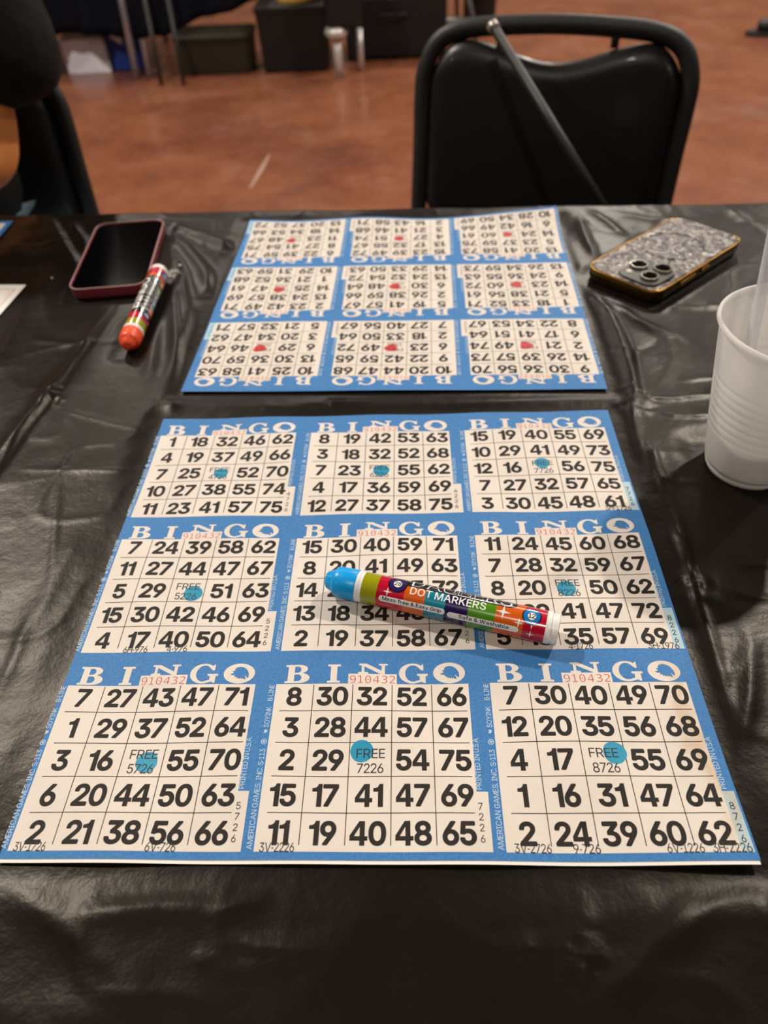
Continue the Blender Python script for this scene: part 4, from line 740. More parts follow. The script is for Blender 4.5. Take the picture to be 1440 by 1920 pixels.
    grid_shape(L*1000*.292, 3.6, .70, deg(68), 'white', 2*e, 1.79)
    txt('Safe & Washable', 'semi', 2.3, .705, deg(68)+.8, 'black', 3*e, fit=L*1000*.205, gap=.12, space=.3)
    star = lambda r_: tess([[(r_*(1 if k % 2 == 0 else .24)*math.sin(math.pi*k/4), r_*(1 if k % 2 == 0 else .24)*math.cos(math.pi*k/4)) for k in range(8)]])
    for xc, dg, r_ in ((.293, 34, 2.6), (.775, 16, 4.2), (.842, 42, 2.8), (.894, 38, 2.7), (.893, 74, 2.3)):
        pts, tr = star(r_); shape(pts, tr, xc, deg(dg), 'white', 2*e)
    for xc, dg, r_, m, t in ((.328, -4, 5.6, 'plum', '28'), (.888, 9, 5.2, 'sky', '12')):
        for q, mm_, of in ((r_, 'black', 2*e), (r_*.88, m, 3*e), (r_*.46, 'black', 3.5*e), (r_*.43, 'white', 4*e)):
            grid_shape(2*q, 2*q, xc, deg(dg), mm_, of, q*.999)
        txt(t, 'semi', 2.7, xc, deg(dg)+1.2, 'black', 5*e, gap=.08)
    txt('HELPERS', 'reg', 1.0, .5, deg(104), 'white', 2*e) if 0 else None
    bm = bmesh.new(); vs = [bm.verts.new(v) for v in V]
    for f, mi_ in zip(F, Mi):
        try: bm.faces.new([vs[k] for k in f]).material_index = mi_
        except ValueError: pass
    a_ = [v[1] for v in V]; k = math.floor(min(a_)/.0007)+1
    while k*.0007 < max(a_):        # slice the flat label so that it can be rolled round the barrel
        bmesh.ops.bisect_plane(bm, geom=bm.verts[:]+bm.edges[:]+bm.faces[:], plane_co=(0, k*.0007+.00003, 0), plane_no=(0, 1, 0)); k += 1
    for v in bm.verts:
        x, a_, of = v.co; phi = a_/R; v.co = (x, -(R+of)*math.sin(phi), (R+of)*math.cos(phi))
    bm.normal_update()
    for f in bm.faces:
        c = f.calc_center_median()
        if f.normal.dot(Vector((0, c.y, c.z))) < 0: f.normal_flip()
    me = bpy.data.meshes.new('barrel'); bm.to_mesh(me); bm.free()
    o = link('barrel', me, [MATS['label_'+n_] for n_ in names], root, True); me.update()
    o.data.shade_smooth() if hasattr(o.data, 'shade_smooth') else None
    return root
t0, t1 = at(611, 1085, .0118), at(1047, 1181, .0118); t0.z = t1.z = .0118
dot_marker(t0, t1, 0, MATS['cap_blue'], 'dot marker with a bright blue cap lying across the middle of the nearest bingo sheet')
t0, t1 = at(238, 650, .0096), at(299, 510, .0096); t0.z = t1.z = .0096
dot_marker(t0, t1, math.radians(72), MATS['cap_orange'], 'dot marker with an orange cap lying against the face-up phone', .05)

# ------------------------------------------------------------------ phone lying face up
mat('screen_glass', (3,3,4), .07, spec=.3, coat=.15); mat('maroon_metal', (104,26,44), .3, metal=.6); mat('clear_case_rose', (196,150,150), .16, trans=.75, alpha=1, ior=1.3)
mat('rim_rose', (196,150,146), .25, spec=.7, coat=.5)
ph = empty('smartphone', (-.26, .7102, TZ+.0006), .0523)
tag(ph, 'dark-screened phone in a clear maroon case, face up beside the orange-capped marker', 'phone')
slab('body', .0722, .1482, .011, [(.0016,.001),(.0022,0),(.0088,0),(.0096,.0008)], [MATS['maroon_metal']], ph)
slab('screen', .0710, .1470, .0108, [(.0094,.0002),(.0099,.0002),(.0101,.0006)], [MATS['screen_glass']], ph)
def case_shell(name, w, h, r, t, z0, z1, m, parent, n=10, smooth=True):
    """open tray: outer wall, rounded lip, inner wall, floor"""
    V = []; F = []
    lv = [(z0, .0012), (z0+.0008, .0003), (z0+.002, 0), (z1-.0012, 0), (z1-.0004, .0002), (z1, t*.5), (z1-.0004, t*.9), (z1-.0012, t), (z0+.0012, t)]
    for z, ins in lv:
        for x, y in rounded(w-2*ins, h-2*ins, max(r-ins, .001), n): V.append((x, y, z))
    k_ = 4*(n+1)
    for i in range(len(lv)-1):
        for k in range(k_): F.append((i*k_+k, i*k_+(k+1) % k_, (i+1)*k_+(k+1) % k_, (i+1)*k_+k))
    F.append(tuple(reversed(range(k_)))); F.append(tuple((len(lv)-1)*k_+k for k in range(k_)))
    o = mesh(name, V, F, m, parent, smooth); md = o.modifiers.new('e', 'EDGE_SPLIT'); md.split_angle = .9; return o
case_shell('case', .0752, .1512, .0130, .0011, 0, .0109, mat('case_rose', (134,52,64), .22, spec=.6, coat=.6, noise=(40,.9,(112,38,52),3)), ph)
bevel(from_bm('lip', box_bm(-.0005, .0005, -.0005, .0005, .004, .005), MATS['rim_rose'], ph), .0001)
bpy.data.objects.remove(bpy.data.objects['lip'])
tube('case_lip', [(x, y, .0107) for x, y in rounded(.0744, .1504, .0127, 10)], .0006, MATS['rim_rose'], ph, 8, True)
for y0 in (.02, .038): bevel(from_bm('side_button', box_bm(-.0386, -.0376, y0, y0+.012, .005, .008), MATS['rim_rose'], ph), .0003)

# ------------------------------------------------------------------ phone lying face down in a marbled case
g = empty('smartphone', (.2884, .6423, TZ+.0008), 2.2612)
tag(g, 'phone face down in a silver pearl-marbled case with gold edges and three camera lenses', 'phone')
m = mat('gold', (158,112,30), .24, metal=1)
m = mat('gold_dark', (92,72,34), .3, metal=.9)
m = mat('pearl_foil', (150,145,140), .26); nt = m.node_tree; b = nt.nodes['Principled BSDF']
tc = [n for n in nt.nodes if n.type == 'TEX_COORD'][0]
n1 = nt.nodes.new('ShaderNodeTexNoise'); n1.inputs['Scale'].default_value = 60; n1.inputs['Detail'].default_value = 6; n1.inputs['Distortion'].default_value = 1.6
nt.links.new(tc.outputs['Object'], n1.inputs['Vector'])
nt.links.new(ramp(nt, n1.outputs['Fac'], [(.3, (44,40,52)), (.44, (84,78,84)), (.5, (150,143,134)), (.57, (70,66,78)), (.66, (128,120,116)), (.74, (190,182,166))]), b.inputs['Base Color'])
vo = nt.nodes.new('ShaderNodeTexVoronoi'); vo.inputs['Scale'].default_value = 190; nt.links.new(tc.outputs['Object'], vo.inputs['Vector'])
b.inputs['Metallic'].default_value = .45
bp = nt.nodes.new('ShaderNodeBump'); bp.inputs['Strength'].default_value = 1; bp.inputs['Distance'].default_value = .003
hh = math_n(nt, 'ADD', n1.outputs['Fac'], math_n(nt, 'MULTIPLY', vo.outputs['Distance'], .25)); nt.links.new(hh, bp.inputs['Height'])
nt.links.new(bp.outputs['Normal'], b.inputs['Normal'])
b.inputs['Coat Normal'].default_value = (0,0,0) if False else b.inputs['Coat Normal'].default_value
slab('phone_body', .0725, .149, .011, [(.0008,.001),(.0015,0),(.0085,0),(.0090,.0006)], [MATS['screen_glass']], g)
slab('bumper', .078, .155, .0145, [(0,.0018),(.0010,.0006),(.003,0),(.0085,0),(.0105,.0005),(.0115,.0018)], [MATS['gold_dark'], MATS['gold_dark']], g, smooth=True)
slab('back_panel', .0752, .1522, .0133, [(.0105,.0006),(.0119,.0006),(.0123,.0012)], [MATS['pearl_foil']], g)
tube('gold_trim', [(x, y, .0108) for x, y in rounded(.0768, .1538, .0138, 10)], .0010, MATS['gold'], g, 8, True)
mat('smoke_plastic', (50,47,42), .42); mat('lens_glass', (5,5,8), .05, coat=1); mat('lens_ring', (150,146,136), .25, metal=.9)
pl = slab('camera_plate', .042, .042, .011, [(.0115,0),(.0137,0),(.0142,.0006)], [MATS['smoke_plastic']], g); pl.location = (-.0115, .0515, 0)
for x, y in ((.0003,.0470), (-.0190,.0590), (-.0195,.0385)):
    ls = lathe('camera_lens', [(.0082,.0135),(.0084,.0158),(.0080,.0164),(.0070,.0164),(.0066,.0158),(.0001,.0157)], [MATS['lens_ring'], MATS['lens_glass']], g, 40, mi=[0,0,0,0,1])
    ls.location = (x, y, 0); ls.modifiers.new('e', 'EDGE_SPLIT').split_angle = .5
fl = lathe('flash', [(.0032,.0135),(.0032,.0146),(.0001,.0147)], [MATS['lens_ring'], mat('flash_glass', (220,214,196), .3)], g, 24, mi=[0,1]); fl.location = (.0005, .0620, 0)
sn = lathe('sensor', [(.0022,.0135),(.0022,.0144),(.0001,.0145)], [MATS['lens_glass']], g, 20); sn.location = (.0035, .0370, 0)
tube('magnet_ring', [(.0015+.0285*math.cos(2*math.pi*k/64), -.014+.0285*math.sin(2*math.pi*k/64), .0122) for k in range(64)], .0010, MATS['pearl_foil'], g, 8, True)
for y0, ln in ((.012, .026), (-.012, .014)):
    bevel(from_bm('side_button', box_bm(-.0402, -.0385, y0, y0+ln, .0045, .0085), MATS['gold'], g), .0006)

# ------------------------------------------------------------------ cup and straw
m = mat('frosted_plastic', (246,244,242), .28, sub=0); nt = m.node_tree; b = nt.nodes['Principled BSDF']
b.inputs['Specular IOR Level'].default_value = .45
tr = nt.nodes.new('ShaderNodeBsdfTranslucent'); tr.inputs['Color'].default_value = lin((244,242,240))
ms = nt.nodes.new('ShaderNodeMixShader'); ms.inputs[0].default_value = .5
out = [n for n in nt.nodes if n.type == 'OUTPUT_MATERIAL'][0]
nt.links.new(b.outputs[0], ms.inputs[1]); nt.links.new(tr.outputs[0], ms.inputs[2]); nt.links.new(ms.outputs[0], out.inputs['Surface'])
cup = empty('plastic_cup', (.2504, .3486, TZ+.0008))
tag(cup, 'frosted white plastic cup with ribbed sides holding a clear straw, at the right edge', 'cup')
RB, RT, CHT = .0262, .0470, .1098
def cr(z): return RB+(RT-RB)*(z/CHT)**.92
prof = [(RB-.004, 0), (RB-.0008, .0006), (RB, .0022), (RB+.0006, .004), (RB-.0002, .0052), (RB+.0006, .0066)]
z = .0085
while z < CHT-.004:
    q = cr(z)
    if .034 < z < .078:
        ph_ = ((z-.034) % .0062)/.0062; q -= .00045*math.exp(-((ph_-.5)/.16)**2)
    prof.append((q, z)); z += .0009
prof += [(cr(CHT)-.0006, CHT-.0035), (RT+.0008, CHT-.0028), (RT+.0019, CHT-.0016), (RT+.0018, CHT-.0003), (RT+.0008, CHT+.0006), (RT-.0004, CHT+.0004), (RT-.0010, CHT-.0008)]
z = CHT-.004
while z > .006:
    q = cr(z)-.0008
    if .034 < z < .078:
        ph_ = ((z-.034) % .0062)/.0062; q -= .00045*math.exp(-((ph_-.5)/.16)**2)
    prof.append((q, z)); z -= .0012
prof += [(RB-.0012, .0062), (RB-.004, .0052), (.0001, .005)]
lathe('cup_wall', prof, [MATS['frosted_plastic']], cup, 96)
lathe('base', [(RB-.004, 0), (RB-.006, .0012), (RB-.008, .003), (.0001, .0034)], [MATS['frosted_plastic']], cup, 64)
sA = at(1409, 640, .085); sB = at(1450, 440, .147)
dirn = (sB-sA).normalized(); s0 = sA+dirn*((.010-sA.z)/dirn.z); s1 = sB+dirn*.05
m = mat('clear_plastic', (236,236,240), .06, trans=.0, alpha=.42, spec=.9, coat=.8)
st = empty('drinking_straw', (s0.x, s0.y, s0.z+TZ))
tag(st, 'wide clear plastic straw standing in the frosted cup', 'straw')
N = 24; pth = [dirn*((s1-s0).length*k/N) for k in range(N+1)]
tube('straw_tube', pth, .0036, MATS['clear_plastic'], st, 24, caps=False)
tube('straw_bore', pth, .0031, MATS['clear_plastic'], st, 24, caps=False)
mat('droplet', (250,250,250), .03, trans=1.0, ior=1.33)
side = dirn.cross(-(Vector((0,0,CH))-sA).normalized()).normalized(); toc = (Vector((0,0,CH))-sA).normalized()
for k, (d_, w_) in enumerate(((.052,.1),(.054,.6),(.030,-.3),(.075,.5),(.088,-.2),(.0505,.5))):
    bm = bmesh.new(); bmesh.ops.create_icosphere(bm, subdivisions=2, radius=.0009 if k else .0014)
    o = from_bm('droplet', bm, MATS['droplet'], st, True); o.location = dirn*d_+side*(.0026*w_)+toc*.0033
# dark bottle standing behind the cup, cut by the right edge
mat('dark_bottle', (10,8,9), .2, coat=.6); mat('bottle_red', (96,14,24), .35)
pb = at(1462, 520, 0)
bt = empty('bottle', (pb.x+.028, pb.y+.01, TZ+.0008))
tag(bt, 'dark bottle with a deep red upper part, just showing behind the cup and straw', 'bottle')
lathe('bottle_body', [(.0001,.0005),(.028,.0005),(.031,.003),(.031,.10),(.026,.118),(.013,.135),(.012,.15),(.0001,.15)], [MATS['dark_bottle']], bt, 40)
lathe('bottle_label', [(.0312,.035),(.0314,.036),(.0314,.094),(.0312,.095)], [MATS['bottle_red']], bt, 40)
lathe('bottle_cap', [(.0135,.140),(.0140,.141),(.0140,.158),(.0130,.160),(.0001,.160)], [MATS['bottle_red']], bt, 32)

# ------------------------------------------------------------------ folding chairs
mat('black_powdercoat', (34,33,32), .5, coat=0, bump=(300,.05,.001)); mat('black_vinyl', (17,16,16), .4, spec=.5, coat=.12, bump=(90,.18,.0015)); mat('rubber', (16,16,16), .8)
def folding_chair(loc, rz, label, group):
    r_ = empty('folding_chair', loc, rz); tag(r_, label, 'chair', group)
    ln = math.tan(.2); W2 = .2035          # local: faces -y, back leans to +y, z from the floor
    def bk(x, z): return (x, (z-TZ)*ln, z)
    top = TZ+.083
    prof = [bk(-W2, .44), bk(-W2, .55), bk(-W2, .66), bk(-W2-.001, TZ-.02), bk(-W2+.002, TZ+.022), bk(-W2+.022, TZ+.058), bk(-W2+.062, top-.008), bk(-.07, top-.002), bk(0, top),
            bk(.07, top-.002), bk(W2-.062, top-.008), bk(W2-.022, TZ+.058), bk(W2-.002, TZ+.022), bk(W2+.001, TZ-.02), bk(W2, .66), bk(W2, .55), bk(W2, .44)]
    tube('back_frame', catmull(prof, 6), .0135, MATS['black_powdercoat'], r_, 14, flat=.8, flat_axis=(0,1,0))
    for s in (-1, 1):
        # front leg carries on from the frame, rear leg crosses it
        tube('leg', [bk(s*W2, .46), (s*W2, -.10, .30), (s*(W2+.004), -.23, .02)], .0125, MATS['black_powdercoat'], r_, 12)
        tube('leg', [(s*(W2-.022), -.20, .43), (s*(W2-.022), .0, .26), (s*(W2-.022), .20, .02)], .0115, MATS['black_powdercoat'], r_, 12)
        tube('foot_cap', [(s*(W2+.004), -.228, .03), (s*(W2+.004), -.236, .0)], .0145, MATS['rubber'], r_, 12)
        tube('foot_cap', [(s*(W2-.022), .194, .03), (s*(W2-.022), .207, .0)], .0135, MATS['rubber'], r_, 12)
    tube('crossbar', [(-W2, -.205, .12), (W2, -.205, .12)], .009, MATS['black_powdercoat'], r_, 10)
    tube('crossbar', [(-W2+.02, .165, .10), (W2-.02, .165, .10)], .009, MATS['black_powdercoat'], r_, 10)
    tube('crossbar', [bk(-W2+.01, TZ-.20), bk(W2-.01, TZ-.20)], .008, MATS['black_powdercoat'], r_, 10)
    # padded back with scooped top edge
    nx, nz = 34, 30; V = []; F = []; hw = W2-.012; zb = TZ-.19
    def ztop(x):
        q = abs(x)/hw; t_ = TZ+.036+.026*math.sin(min(q/.72, 1)*math.pi/2)**2
        if q > .70: t_ -= .045*((q-.70)/.30)**2.4
        return t_
    for side_ in (-1, 1):
        for j in range(nz+1):
            for i in range(nx+1):
                u = math.sin((i/nx*2-1)*math.pi/2); w = .5+.5*math.sin((j/nz*2-1)*math.pi/2); x = u*hw; zt = ztop(x)
                rb = 1-.06*max(0, 1-w*6)**2
                x *= rb; z = zb+(zt-zb)*w
                eu = max(0, 1-((1-abs(u))/.13)); ew = max(0, 1-(min(w, 1-w)/.10)); e_ = min(1, math.hypot(eu, ew))
                puff = math.sqrt(max(0, 1-e_*e_))
                dy = side_*(.004+.016*puff if side_ < 0 else .004+.008*puff)
                if e_ >= .999: dy = side_*.0015
                dy += -.012*(u*u-.5)*-1*.6
                p = bk(x, z); V.append((p[0], p[1]+dy, p[2]))
    n1_ = (nx+1)*(nz+1)
    for s_ in (0, 1):
        for j in range(nz):
            for i in range(nx):
                a_ = s_*n1_+j*(nx+1)+i; q = (a_, a_+1, a_+nx+2, a_+nx+1)
                F.append(q if s_ == 0 else q[::-1])
    rim = [i for i in range(nx+1)]+[j*(nx+1)+nx for j in range(1, nz+1)]+[nz*(nx+1)+i for i in reversed(range(nx))]+[j*(nx+1) for j in reversed(range(1, nz))]
    for k in range(len(rim)):
        a_, c_ = rim[k], rim[(k+1) % len(rim)]; F.append((a_, a_+n1_, c_+n1_, c_))
    bm = bmesh.new(); vs = [bm.verts.new(v) for v in V]
    for f in F:
        try: bm.faces.new([vs[k] for k in f])
        except ValueError: pass
    from_bm('backrest', bm, MATS['black_vinyl'], r_, True)
    for s in (-1, 1): tube('bracket', [bk(s*.085, TZ+.055), bk(s*.085, top-.003)], .006, MATS['black_powdercoat'], r_, 8)
    # padded seat
    st_ = slab('seat', .385, .40, .05, [(.425,.012),(.435,.002),(.452,0),(.468,.008),(.474,.03)], [MATS['black_vinyl']], r_, smooth=True); st_.location = (0, -.175, 0)
    return r_
ch1 = folding_chair((.296, 1.22, 0), -.304, 'empty black padded folding chair across the table, a slim cane leaning over its back', 'black folding chairs at the table')
ch2 = folding_chair((-.674, 1.205, 0), .15, 'black folding chair at the left edge, with the person in black sitting on it', 'black folding chairs at the table')
# the cane leaning across the chair
mat('cane_black', (24,23,22), .5); mat('cane_tip', (176,168,158), .3, metal=.6)
c0 = at(926, 52, .095); c1 = at(1145, 410, -.07)
cd = (c1-c0).normalized(); c2 = c0+cd*((-TZ+.008-c0.z)/cd.z) if False else c1+cd*.12
cn = empty('cane', (c0.x, c0.y, c0.z+TZ)); tag(cn, 'slim black cane with a silver tip, resting against the empty folding chair', 'cane')
end = c1-c0; far_ = Vector((.30-c0.x, .93-c0.y, .012-TZ-c0.z))
tube('shaft', [Vector((0,0,0)), end], [.0068, .0060], MATS['cane_black'], cn, 14)
tube('shaft_foot', [end, end+cd*.10], [.0060, .0058], MATS['cane_black'], cn, 14)
tube('tip', [-cd*.006, cd*.004], .0085, MATS['cane_tip'], cn, 14)
# bag hanging low in front of the seat carries the cane's foot out of sight: modelled as its handle loop

# ------------------------------------------------------------------ the seated person
def skin_obj(name, verts, edges, m, parent, sub=2, root=0):
    bm = bmesh.new(); ly = bm.verts.layers.skin.verify(); vs = []
    for k, (co, r_) in enumerate(verts):
        v = bm.verts.new(co); q = v[ly]; q.radius = (r_ if isinstance(r_, tuple) else (r_, r_)); q.use_root = (k == root); vs.append(v)
    for a_, c_ in edges: bm.edges.new((vs[a_], vs[c_]))
    me = bpy.data.meshes.new(name); bm.to_mesh(me); bm.free()
    o = link(name, me, m, parent)
    md = o.modifiers.new('skin', 'SKIN'); md.use_smooth_shade = True; md.branch_smoothing = .6
    sd = o.modifiers.new('sub', 'SUBSURF'); sd.levels = sub; sd.render_levels = sub
    return o
mat('skin', (218,138,74), .5, sub=.2, bump=(120,.1,.002)); mat('black_cotton', (20,19,20), .85, spec=.25, bump=(22,.5,.012)); mat('pale_denim', (150,168,182), .85, bump=(400,.2,.001))
mat('dark_hair', (28,20,16), .6); mat('shoe_black', (14,14,15), .5); mat('eye_white', (230,228,222), .3)
per = empty('person', (-.69, 1.08, 0)); tag(per, 'seated person in loose black shirt and pale jeans at the left edge, elbow bare', 'person')
ox, oy = -.69, 1.08
def W_(x, y, z): return (x-ox, y-oy, z)
V = []; Ed = []
def add(p, r_, par=None):
    V.append((p, r_)); 
    if par is not None: Ed.append((par, len(V)-1))
    return len(V)-1
pel = add(W_(-.69,1.17,.54), .10); sp1 = add(W_(-.69,1.13,.70), .105, pel); sp2 = add(W_(-.69,1.10,.88), .115, sp1); che = add(W_(-.69,1.09,.98), .095, sp2)
nk = add(W_(-.69,1.075,1.08), .058, che); nk2 = add(W_(-.69,1.06,1.15), .054, nk); h1 = add(W_(-.69,1.05,1.21), .055, nk2)
ELB = [(-.492,1.0,.745), (-.90,.99,.75)]
HND = [(-.640,.775,.785), (-.84,.77,.785)]
for s, (el, ha) in zip((1, -1), zip(ELB, HND)):
    sh = add(W_(-.69+s*.18, 1.085, 1.045), .044, che); ua = add(W_((-.69+s*.19)*.5+el[0]*.5, 1.05, .90), .050, sh)
    e_ = add(W_(*el), .043, ua); mid = tuple((el[k]*.55+ha[k]*.45) for k in range(3)); fa = add(W_(mid[0], mid[1], mid[2]+.012), .037, e_); wr = add(W_(*ha), .025, fa)
    pm = add(W_(ha[0]-s*.025, ha[1]-.045, ha[2]-.002), (.034,.016), wr)
    for f_, (dx, ln_) in enumerate(((-.026,.070),(-.009,.078),(.009,.074),(.025,.058))):
        b0 = add(W_(ha[0]-s*.035+dx, ha[1]-.075, ha[2]), .0095, pm); b1 = add(W_(ha[0]-s*.042+dx*1.1, ha[1]-.075-ln_*.55, ha[2]+.004), .0085, b0); add(W_(ha[0]-s*.046+dx*1.15, ha[1]-.075-ln_, ha[2]-.006), .0072, b1)
    t0 = add(W_(ha[0]-s*.055, ha[1]-.035, ha[2]-.002), .011, pm); add(W_(ha[0]-s*.075, ha[1]-.065, ha[2]-.006), .0088, t0)
KN = [(-.50,.87,.545), (-.88,.84,.53)]
for s, kn in zip((1, -1), KN):
    hp = add(W_(-.69+s*.10, 1.16, .52), .070, pel); th = add(W_(-.69+s*.215, 1.08, .560), .046, hp); k_ = add(W_(*kn), .046, th)
    sh = add(W_(kn[0], kn[1]+.04, .30), .048, k_); an = add(W_(kn[0], kn[1]+.07, .09), .034, sh); ft_ = add(W_(kn[0], kn[1]-.02, .045), .034, an); add(W_(kn[0], kn[1]-.11, .035), .026, ft_)
def head_part(bm, rx, ry, rz, c, nu=48, nv=32, keep=None):
    """a head: skull narrowing to the chin, brow, sockets, nose, lips; faces -y"""
    ret = bmesh.ops.create_uvsphere(bm, u_segments=nu, v_segments=nv, radius=1)['verts']
    for v in ret:
        x, y, z = v.co; f = max(0, -y)
        taper = 1-.28*max(0, -z)**1.3; px_, py_, pz_ = x*rx*taper, y*ry*(1-.10*max(0, -z)), z*rz
        g_ = lambda cx, cz, wx, wz: math.exp(-((px_-cx)/wx)**2-((pz_-cz)/wz)**2)*f
        py_ -= .024*g_(0, -.022, .011, .020)+.010*g_(0, .0, .008, .03)+.006*g_(0, .022, .045, .010)+.007*g_(0, -.055, .022, .007)+.010*g_(0, -.088, .022, .016)
        py_ += .010*g_(.032, .004, .015, .011)+.010*g_(-.032, .004, .015, .011)
        v.co = Vector((c[0]+px_, c[1]+py_, c[2]+pz_))
    return ret
HC = W_(-.69, 1.03, 1.295)
bo = skin_obj('body', V, Ed, MATS['skin'], per)
bpy.context.view_layer.update()
me2 = bpy.data.meshes.new_from_object(bo.evaluated_get(bpy.context.evaluated_depsgraph_get()))
bm = bmesh.new(); bm.from_mesh(me2); head_part(bm, .076, .094, .118, HC)
for s in (-1, 1):
    for v in bmesh.ops.create_uvsphere(bm, u_segments=16, v_segments=12, radius=1)['verts']: v.co = Vector((HC[0]+s*.076+v.co.x*.010, HC[1]+.012+v.co.y*.018, HC[2]-.008+v.co.z*.032))
bm.to_mesh(me2); bm.free(); bo.modifiers.clear(); bo.data = me2
rm = bo.modifiers.new('remesh', 'REMESH'); rm.mode = 'VOXEL'; rm.voxel_size = .0045; rm.use_smooth_shade = True
sm = bo.modifiers.new('smooth', 'SMOOTH'); sm.iterations = 3; sm.factor = .5
V = []; Ed = []
a0 = add(W_(-.69,1.16,.56), (.165,.125)); a1 = add(W_(-.69,1.13,.72), (.165,.125), a0); a2 = add(W_(-.69,1.10,.90), (.17,.125), a1); a3 = add(W_(-.69,1.09,1.04), (.18,.125), a2); a4 = add(W_(-.69,1.085,1.115), (.105,.095), a3); a5 = add(W_(-.69,1.075,1.155), (.085,.08), a4)
for s, el in zip((1, -1), ELB):
    b0 = add(W_(-.69+s*.19, 1.085, 1.06), .078, a3); b1 = add(W_((-.69+s*.19)*.5+el[0]*.5+s*.030, 1.065, .91), .088, b0); add(W_(-.69*.12+el[0]*.88+s*.055, 1.055, .788), .094, b1)
skin_obj('shirt', V, Ed, MATS['black_cotton'], per, 2)
V = []; Ed = []
j0 = add(W_(-.69,1.17,.54), (.14,.115))
for s, kn in zip((1, -1), KN):
    hp = add(W_(-.69+s*.115, 1.15, .52), .088, j0); th = add(W_(-.69+s*.240, 1.08, .582), .060, hp); k_ = add(W_(*kn), .072, th); sh = add(W_(kn[0], kn[1]+.04, .30), .062, k_); add(W_(kn[0], kn[1]+.07, .11), .052, sh)
skin_obj('jeans', V, Ed, MATS['pale_denim'], per, 2)
bm = bmesh.new(); head_part(bm, .083, .102, .126, HC)
cut = [v for v in bm.verts if (v.co.y-HC[1]) < -.020 and (v.co.z-HC[2]) < .062-.5*max(0, abs(v.co.x-HC[0])-.03) or (v.co.z-HC[2]) < -.055 or (abs(v.co.x-HC[0]) > .055 and (v.co.z-HC[2]) < .020 and (v.co.y-HC[1]) < .022)]
bmesh.ops.delete(bm, geom=cut, context='VERTS')
ho = from_bm('hair', bm, MATS['dark_hair'], per, True); so = ho.modifiers.new('thick', 'SOLIDIFY'); so.thickness = .010
for s in (-1, 1):
    bm = bmesh.new(); bmesh.ops.create_uvsphere(bm, u_segments=16, v_segments=10, radius=.012); o = from_bm('eye', bm, MATS['eye_white'], per, True); o.location = (HC[0]+s*.031, HC[1]-.068, HC[2]+.004)
    bm = bmesh.new(); bmesh.ops.create_uvsphere(bm, u_segments=12, v_segments=8, radius=.0055); o = from_bm('iris', bm, MATS['dark_hair'], per, True); o.location = (HC[0]+s*.031, HC[1]-.0760, HC[2]+.003)
for s, kn in zip((1, -1), KN):
    V = []; Ed = []; a0 = add(W_(kn[0], kn[1]+.085, .055), (.045,.045)); a1 = add(W_(kn[0], kn[1]-.02, .05), (.045,.042), a0); add(W_(kn[0], kn[1]-.125, .04), (.042,.03), a1)
    skin_obj('shoe', V, Ed, MATS['shoe_black'], per, 2)

# ------------------------------------------------------------------ room
m = mat('stained_concrete', (150,84,54), .2); nt = m.node_tree; b = nt.nodes['Principled BSDF']
tc = [n for n in nt.nodes if n.type == 'TEX_COORD'][0]; vec = tc.outputs['Object']
c1 = ramp(nt, mix_noise(nt, vec, .9, 5, .62), [(.32, (78,38,34)), (.45, (104,56,38)), (.53, (136,84,56)), (.6, (122,72,54)), (.68, (146,108,92))])
c2 = ramp(nt, mix_noise(nt, vec, 2.7, 8, .7), [(.32, (70,34,32)), (.48, (112,60,34)), (.56, (124,74,52)), (.7, (142,104,92))])
c3 = mixc(nt, .45, c1, c2)
c4 = ramp(nt, mix_noise(nt, vec, 17, 6, .7), [(.3, (74,40,34)), (.7, (140,96,76))])
nt.links.new(mixc(nt, .16, c3, c4), b.inputs['Base Color'])
r1 = nt.nodes.new('ShaderNodeMapRange'); r1.inputs['To Min'].default_value = .14; r1.inputs['To Max'].default_value = .36; nt.links.new(mix_noise(nt, vec, 3, 5), r1.inputs['Value']); nt.links.new(r1.outputs[0], b.inputs['Roughness'])
bp = nt.nodes.new('ShaderNodeBump'); bp.inputs['Strength'].default_value = .15; bp.inputs['Distance'].default_value = .01; nt.links.new(mix_noise(nt, vec, 6, 4), bp.inputs['Height']); nt.links.new(bp.outputs['Normal'], b.inputs['Normal'])
XA, XB, YA, YB, ZC = -6.5, 7.5, -4.5, 9.5, 3.5
struct(from_bm('floor', box_bm(XA, XB, YA, YB, -.1, 0), MATS['stained_concrete']))
mat('wall_paint', (112,100,86), .8, noise=(3,.8,(104,93,80))); mat('ceiling_paint', (84,76,66), .85, noise=(2,.8,(78,70,61))); mat('base_black', (28,26,25), .5)
struct(from_bm('ceiling', box_bm(XA, XB, YA, YB, ZC, ZC+.1), MATS['ceiling_paint']))
struct(from_bm('wall_back', box_bm(XA, XB, YB, YB+.1, 0, ZC), MATS['wall_paint'])); struct(from_bm('wall_front', box_bm(XA, XB, YA-.1, YA, 0, ZC), MATS['wall_paint']))
struct(from_bm('wall_left', box_bm(XA-.1, XA, YA, YB, 0, ZC), MATS['wall_paint'])); struct(from_bm('wall_right', box_bm(XB, XB+.1, YA, YB, 0, ZC), MATS['wall_paint']))
struct(from_bm('baseboard_back', box_bm(XA, XB, YB-.015, YB, 0, .1), MATS['base_black'])); struct(from_bm('baseboard_left', box_bm(XA, XA+.015, YA, YB, 0, .1), MATS['base_black'])); struct(from_bm('baseboard_right', box_bm(XB-.015, XB, YA, YB, 0, .1), MATS['base_black']))
